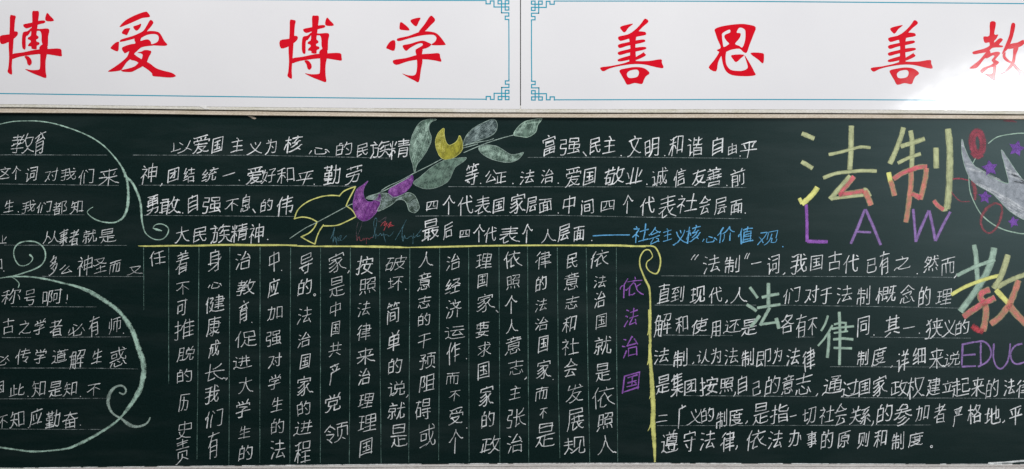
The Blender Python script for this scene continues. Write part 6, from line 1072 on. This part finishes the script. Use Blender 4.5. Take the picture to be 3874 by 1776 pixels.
def star(cx, cy, r, tilt):
    c = Chalk()
    o = []
    for k in range(10):
        a = math.pi / 5 * k + tilt
        rr = r if k % 2 == 0 else r * .48
        o.append((cx + rr * math.sin(a), cy - rr * math.cos(a)))
    P = cv('R', o)
    c.poly(P, 0)
    c.ribbon(P + [P[0]], 5.0, 1, cap=False, jit=.4)
    c.build("star_drawing", [M_star, M_star], board)
M_star = chalk_mat("violet chalk", (128, 88, 172), 0.72, 0.5, 0.35)
star(618, 325, 66, .25); star(388, 492, 66, -.15); star(345, 742, 52, .1); star(592, 955, 44, -.2)
star(760, 500, 50, .2)

# ---------------------------------------------------------------- the two banners
def banner(x0, x1, label):
    loc = ((x0 + x1) / 2000, 0, BASE + (H_ - 410) / 1000)
    b = thing("banner", label, "banner", loc, "school motto banners above the chalkboard")
    v, f = [], []
    xs = [x0 + (x1 - x0) * i / 40 for i in range(41)]
    prof = [(lambda x: -260, 0.004), (lambda x: -260, -0.0055), (lambda x: interp(BANNER_BOTTOM, x) - 0.6, -0.0055), (lambda x: interp(BANNER_BOTTOM, x) - 0.1, -0.0048), (lambda x: interp(BANNER_BOTTOM, x) - 0.1, 0.004)]
    n = len(prof)
    for x in xs:
        for fn, y in prof: v.append(wp(x, fn(x), y))
    for i in range(40):
        for j in range(n):
            k = (j + 1) % n
            f.append((i * n + j, (i + 1) * n + j, (i + 1) * n + k, i * n + k))
    f.append(tuple(range(n))); f.append(tuple(reversed([40 * n + j for j in range(n)])))
    me = bpy.data.meshes.new("panel"); me.from_pydata(v, [], f)
    bm = bmesh.new(); bm.from_mesh(me); bmesh.ops.recalc_face_normals(bm, faces=bm.faces); bm.to_mesh(me); bm.free()
    link("panel", me, M_banner, b)
    return b
BY = 0.0055
ban1 = banner(-900, 1967.3, "glossy white banner with red characters 博爱 and 博学, left of the seam")
ban2 = banner(1970.9, 4700, "glossy white banner with red characters 善思 and 善教, right of the seam")

def edge_line(parent, pts, w=3.9, label=None):
    c = Chalk(BY)
    c.ribbon(pts, w, 0, cap=False, lay=0.0002)
    c.build("border_line", [M_cyan], parent, label)
edge_line(ban1, smooth([(-500, 350), (0, 355.3), (480, 362), (960, 368.2), (1400, 373), (1842, 377)], 6))
edge_line(ban1, smooth([(-500, -12), (0, -6), (480, -2.5), (960, 0.2), (1400, 2.6), (1840, 4)], 6))
edge_line(ban1, [(1925.0, 74), (1925.6, 200), (1925.4, 308)])
edge_line(ban2, smooth([(2095, 6.0), (2500, 6.2), (2874, 7.8), (3300, 11), (3874, 15.8), (4300, 20)], 6))
edge_line(ban2, smooth([(2095, 379.2), (2500, 378.4), (2874, 378), (3300, 379), (3700, 381.5), (4300, 386)], 6))
edge_line(ban2, [(2010.6, 75), (2010.4, 200), (2011.4, 310)])

def ornament(parent, cx, cy, sx, sy):
    """fret corner: (cx, cy) is its outer corner, sx, sy point along the inner directions"""
    c = Chalk(BY)
    def L(*pts):
        P = [(cx + sx * p[0], cy + sy * p[1]) for p in pts]
        for a, b in zip(P, P[1:]):
            d = math.hypot(b[0] - a[0], b[1] - a[1])
            e = 1.9
            ux, uy = (b[0] - a[0]) / d, (b[1] - a[1]) / d
            c.ribbon([(a[0] - ux * e, a[1] - uy * e), (b[0] + ux * e, b[1] + uy * e)], 4.2, 0, cap=False, lay=0.0003 + 0.00004 * (len(c.f) % 7))
    def sq(x, y, w=13.6, h=12):
        L((x, y), (x + w, y)); L((x + w, y), (x + w, y + h)); L((x + w, y + h), (x, y + h)); L((x, y + h), (x, y))
    sq(0, 0); sq(27, 0); sq(0, 23.5)
    L((13.6, 12), (27, 12)); L((13.6, 12), (13.6, 24)); L((27.5, 12), (27.5, 46)); L((13.6, 24), (56, 24))
    L((56, 24), (56, 1)); L((56, 1), (70, 1)); L((70, 1), (70, 12)); L((70, 12), (86, 12)); L((86, 12), (86, 0))
    L((27.5, 46), (0, 46)); L((0, 46), (0, 58.5)); L((0, 58.5), (13.6, 58.5)); L((13.6, 58.5), (13.6, 71)); L((13.6, 71), (0, 71)); L((0, 71), (0, 76))
    c.build("corner_ornament", [M_cyan], parent)
ornament(ban1, 1925, 4.5, -1, 1)
ornament(ban1, 1925.5, 378.5, -1, -1)
ornament(ban2, 2010.5, 6.0, 1, 1)
ornament(ban2, 2011.0, 380.0, 1, -1)

def red_char(parent, key, polys, label, tf=None):
    c = Chalk(BY)
    for i, pl in enumerate(polys):
        holes = []
        if isinstance(pl, tuple): pl, holes = pl
        if tf: pl = [tf(p) for p in pl]; holes = [[tf(p) for p in h] for h in holes]
        c.poly(smooth_closed(cv(key, pl), 3), 0, [smooth_closed(cv(key, h), 3) for h in holes], lay=0.00015 + 0.00006 * i)
    c.build("red_character", [M_redp], parent, label)
BO = [
 [(355, 202), (385, 198), (410, 208), (403, 250), (398, 310), (396, 360), (390, 420), (385, 500), (378, 600), (372, 690), (375, 760), (360, 768), (330, 742), (338, 700), (345, 600), (340, 480), (348, 380), (352, 290)],
 [(258, 398), (350, 380), (400, 352), (430, 362), (425, 392), (390, 425), (345, 455), (268, 475)],
 [(716, 175), (745, 205), (778, 240), (770, 256), (715, 256), (696, 240), (700, 205)],
 [(570, 165), (600, 157), (635, 165), (628, 250), (618, 330), (612, 385), (628, 400), (630, 420), (610, 432), (612, 450), (638, 460), (638, 480), (615, 492), (610, 525), (565, 520), (560, 500), (530, 495), (535, 475), (555, 455), (550, 438), (528, 430), (530, 412), (555, 395), (560, 350), (570, 260)],
 [(483, 288), (560, 270), (640, 250), (692, 250), (690, 272), (640, 285), (580, 305), (510, 325)],
 [(485, 360), (525, 350), (560, 320), (562, 340), (530, 390), (508, 410), (505, 520), (480, 520), (470, 480), (472, 400)],
 [(560, 325), (640, 330), (715, 325), (736, 345), (725, 400), (722, 490), (708, 500), (710, 530), (640, 525), (650, 490), (668, 480), (660, 440), (660, 390), (648, 352), (620, 348), (560, 352)],
 [(375, 572), (480, 555), (600, 530), (720, 522), (840, 520), (855, 560), (855, 592), (810, 588), (700, 572), (600, 575), (450, 597), (370, 620)],
 [(495, 595), (530, 592), (560, 625), (565, 660), (545, 682), (525, 668), (515, 630)],
 [(650, 490), (715, 490), (712, 570), (700, 640), (700, 730), (705, 800), (640, 782), (560, 750), (500, 716), (560, 725), (630, 722), (645, 700), (648, 600)]]
red_char(ban1, 'a', BO, "red character 博 cut by the left edge, before 爱", lambda p: (p[0] - 250, 155 + (p[1] - 200) * 1.008))
red_char(ban1, 'b', BO, "red character 博 standing before 学")
red_char(ban1, 'a', [
 [(1410, 120), (1435, 122), (1462, 168), (1390, 180), (1330, 205), (1250, 240), (1175, 268), (1172, 255), (1220, 205), (1290, 165), (1360, 135)],
 [(1188, 325), (1215, 285), (1268, 278), (1262, 300), (1238, 345), (1215, 340)],
 [(1300, 262), (1340, 248), (1375, 235), (1368, 270), (1335, 303), (1310, 288)],
 [(1465, 198), (1495, 222), (1470, 265), (1430, 310), (1380, 360), (1310, 380), (1180, 412), (1182, 388), (1290, 355), (1360, 325), (1400, 300), (1435, 245)],
 [(1400, 320), (1470, 305), (1540, 315), (1570, 345), (1600, 400), (1630, 437), (1600, 450), (1490, 445), (1460, 440), (1520, 420), (1545, 390), (1540, 350), (1500, 335), (1430, 345), (1370, 375), (1340, 370)],
 [(1125, 420), (1160, 410), (1160, 440), (1150, 503), (1085, 478), (1085, 460)],
 [(1190, 468), (1270, 435), (1320, 425), (1310, 385), (1345, 350), (1385, 350), (1368, 400), (1410, 390), (1445, 388), (1470, 410), (1475, 432), (1500, 445), (1420, 455), (1370, 470), (1310, 520), (1270, 500), (1225, 520), (1210, 515)],
 [(1270, 490), (1330, 490), (1308, 530), (1280, 570), (1235, 610), (1200, 660), (1170, 690), (1055, 700), (1110, 660), (1180, 610), (1240, 555)],
 [(1340, 515), (1380, 505), (1410, 490), (1460, 495), (1475, 510), (1450, 560), (1430, 610), (1395, 645), (1330, 680), (1280, 703), (1200, 700), (1185, 685), (1250, 670), (1310, 650), (1345, 620), (1380, 580), (1388, 530)],
 [(1300, 530), (1340, 555), (1400, 590), (1460, 620), (1520, 665), (1590, 690), (1670, 710), (1713, 742), (1660, 757), (1560, 750), (1490, 742), (1480, 715), (1440, 680), (1380, 640), (1330, 600), (1270, 580)]],
 "red character 爱")
red_char(ban1, 'b', [
 [(1425, 222), (1445, 225), (1500, 270), (1512, 300), (1460, 298), (1420, 290), (1418, 250)], [(1522, 205), (1560, 185), (1620, 177), (1605, 215), (1582, 260), (1550, 245)],
 [(1715, 160), (1745, 170), (1762, 205), (1720, 250), (1660, 310), (1600, 320), (1660, 240)],
 [(1398, 378), (1500, 355), (1580, 325), (1640, 308), (1720, 312), (1775, 328), (1815, 365), (1862, 430), (1855, 442), (1790, 445), (1725, 440), (1760, 410), (1775, 380), (1765, 355), (1730, 342), (1640, 348), (1530, 372), (1410, 405)],
 [(1330, 405), (1375, 402), (1368, 495), (1310, 482), (1288, 465)],
 [(1450, 445), (1520, 430), (1600, 405), (1650, 400), (1690, 415), (1725, 435), (1700, 462), (1650, 480), (1570, 492), (1600, 470), (1640, 445), (1635, 425), (1590, 432), (1520, 470), (1485, 498), (1460, 480)],
 [(1355, 590), (1480, 568), (1600, 535), (1720, 525), (1800, 522), (1812, 560), (1822, 603), (1760, 592), (1640, 580), (1500, 600), (1385, 635)],
 [(1575, 490), (1640, 480), (1635, 530), (1640, 600), (1625, 680), (1605, 798), (1560, 785), (1500, 755), (1443, 718), (1500, 735), (1560, 735), (1582, 700), (1588, 620), (1580, 540)]],
 "red character 学")
SH = [
 [(990, 268), (1040, 248), (1115, 235), (1070, 275), (1035, 320), (1005, 300)], [(1230, 185), (1265, 215), (1210, 265), (1150, 325), (1100, 345), (1090, 330), (1150, 280), (1195, 230)],
 [(972, 362), (1060, 340), (1130, 310), (1220, 312), (1240, 325), (1235, 345), (1160, 360), (1060, 385), (990, 402)], [(972, 438), (1060, 415), (1150, 395), (1222, 388), (1230, 410), (1160, 430), (1060, 450), (985, 472)],
 [(970, 510), (1060, 485), (1150, 465), (1230, 460), (1240, 480), (1170, 500), (1060, 520), (985, 540)], [(970, 580), (1060, 550), (1095, 545), (1090, 580), (985, 602)],
 [(1235, 500), (1220, 515), (1240, 540), (1190, 570), (1130, 590), (1140, 560), (1190, 530)],
 [(1075, 335), (1145, 330), (1138, 420), (1140, 520), (1140, 600), (1080, 610), (1085, 540), (1088, 450)],
 [(798, 660), (900, 645), (1020, 620), (1100, 595), (1180, 598), (1280, 595), (1385, 580), (1395, 615), (1408, 665), (1330, 655), (1220, 630), (1100, 628), (960, 650), (880, 672), (825, 697)],
 ([(985, 685), (1060, 665), (1130, 655), (1200, 660), (1245, 680), (1275, 715), (1240, 745), (1220, 780), (1200, 820), (1130, 810), (1060, 827), (1030, 780), (1000, 730)], [[(1055, 720), (1085, 690), (1150, 680), (1172, 705), (1160, 745), (1120, 760), (1070, 758)]])]
red_char(ban2, 'c', SH, "red character 善 standing before 思")
red_char(ban2, 'd', SH, "red character 善 standing before 教", lambda p: (1075 + (p[0] - 798) * .979, 200 + (p[1] - 185) * .978))
red_char(ban2, 'c', [
 ([(1910, 285), (2000, 255), (2150, 237), (2240, 245), (2305, 270), (2280, 350), (2245, 440), (2218, 515), (2185, 510), (2145, 478), (2060, 490), (1990, 520), (1935, 500), (1930, 488), (1965, 465), (1935, 390), (1915, 330)],
  [[(1985, 325), (2050, 292), (2055, 320), (2010, 340), (2000, 365), (2020, 400), (2045, 425), (2035, 440), (1995, 460), (1985, 420), (1978, 360)], [(2120, 320), (2145, 275), (2190, 285), (2205, 320), (2200, 400), (2175, 465), (2145, 450), (2105, 430), (2145, 380), (2160, 340), (2150, 325)]]),
 [(1935, 490), (2010, 500), (1975, 540), (1940, 610), (1920, 698), (1848, 662), (1900, 590), (1950, 510)],
 [(1965, 480), (2015, 500), (2012, 560), (2020, 630), (2060, 680), (2120, 692), (2180, 690), (2225, 665), (2220, 620), (2195, 540), (2230, 590), (2265, 650), (2290, 700), (2300, 735), (2200, 745), (2080, 735), (2020, 700), (1990, 640), (1975, 570)],
 [(2070, 540), (2190, 535), (2160, 570), (2115, 608), (2085, 580)], [(2252, 520), (2370, 520), (2385, 555), (2375, 620), (2330, 585)]], "red character 思")
red_char(ban2, 'W', [
 [(415, 213), (470, 215), (455, 320), (490, 325), (485, 345), (460, 380), (400, 400), (365, 400), (355, 345), (410, 335)],
 [(505, 360), (535, 375), (500, 420), (535, 430), (525, 445), (440, 450), (400, 485), (330, 500), (265, 510), (257, 485), (350, 460), (410, 430), (410, 390), (455, 375), (455, 400)],
 [(400, 470), (420, 500), (360, 555), (310, 620), (280, 640), (225, 640), (270, 600), (320, 560), (370, 500)],
 [(360, 530), (400, 505), (480, 485), (510, 500), (480, 540), (465, 560), (500, 585), (455, 625), (400, 640), (345, 685), (325, 665), (350, 635), (420, 610), (445, 590), (430, 565), (455, 530), (440, 520), (385, 548)],
 [(445, 620), (475, 620), (470, 680), (465, 745), (440, 748), (375, 700), (335, 680), (400, 695), (440, 680)],
 [(615, 225), (650, 230), (635, 320), (605, 410), (580, 460), (525, 510), (560, 420), (595, 330)],
 [(600, 415), (670, 400), (725, 375), (733, 412), (680, 445), (570, 460)],
 [(635, 440), (680, 445), (655, 520), (645, 590), (600, 650), (545, 690), (475, 702), (530, 680), (590, 620), (625, 550)],
 [(535, 510), (560, 490), (560, 530), (600, 570), (650, 600), (700, 650), (770, 685), (765, 725), (690, 710), (670, 670), (620, 610), (560, 570), (535, 540)]], "red character 教 washed pale by the glare at the right edge")
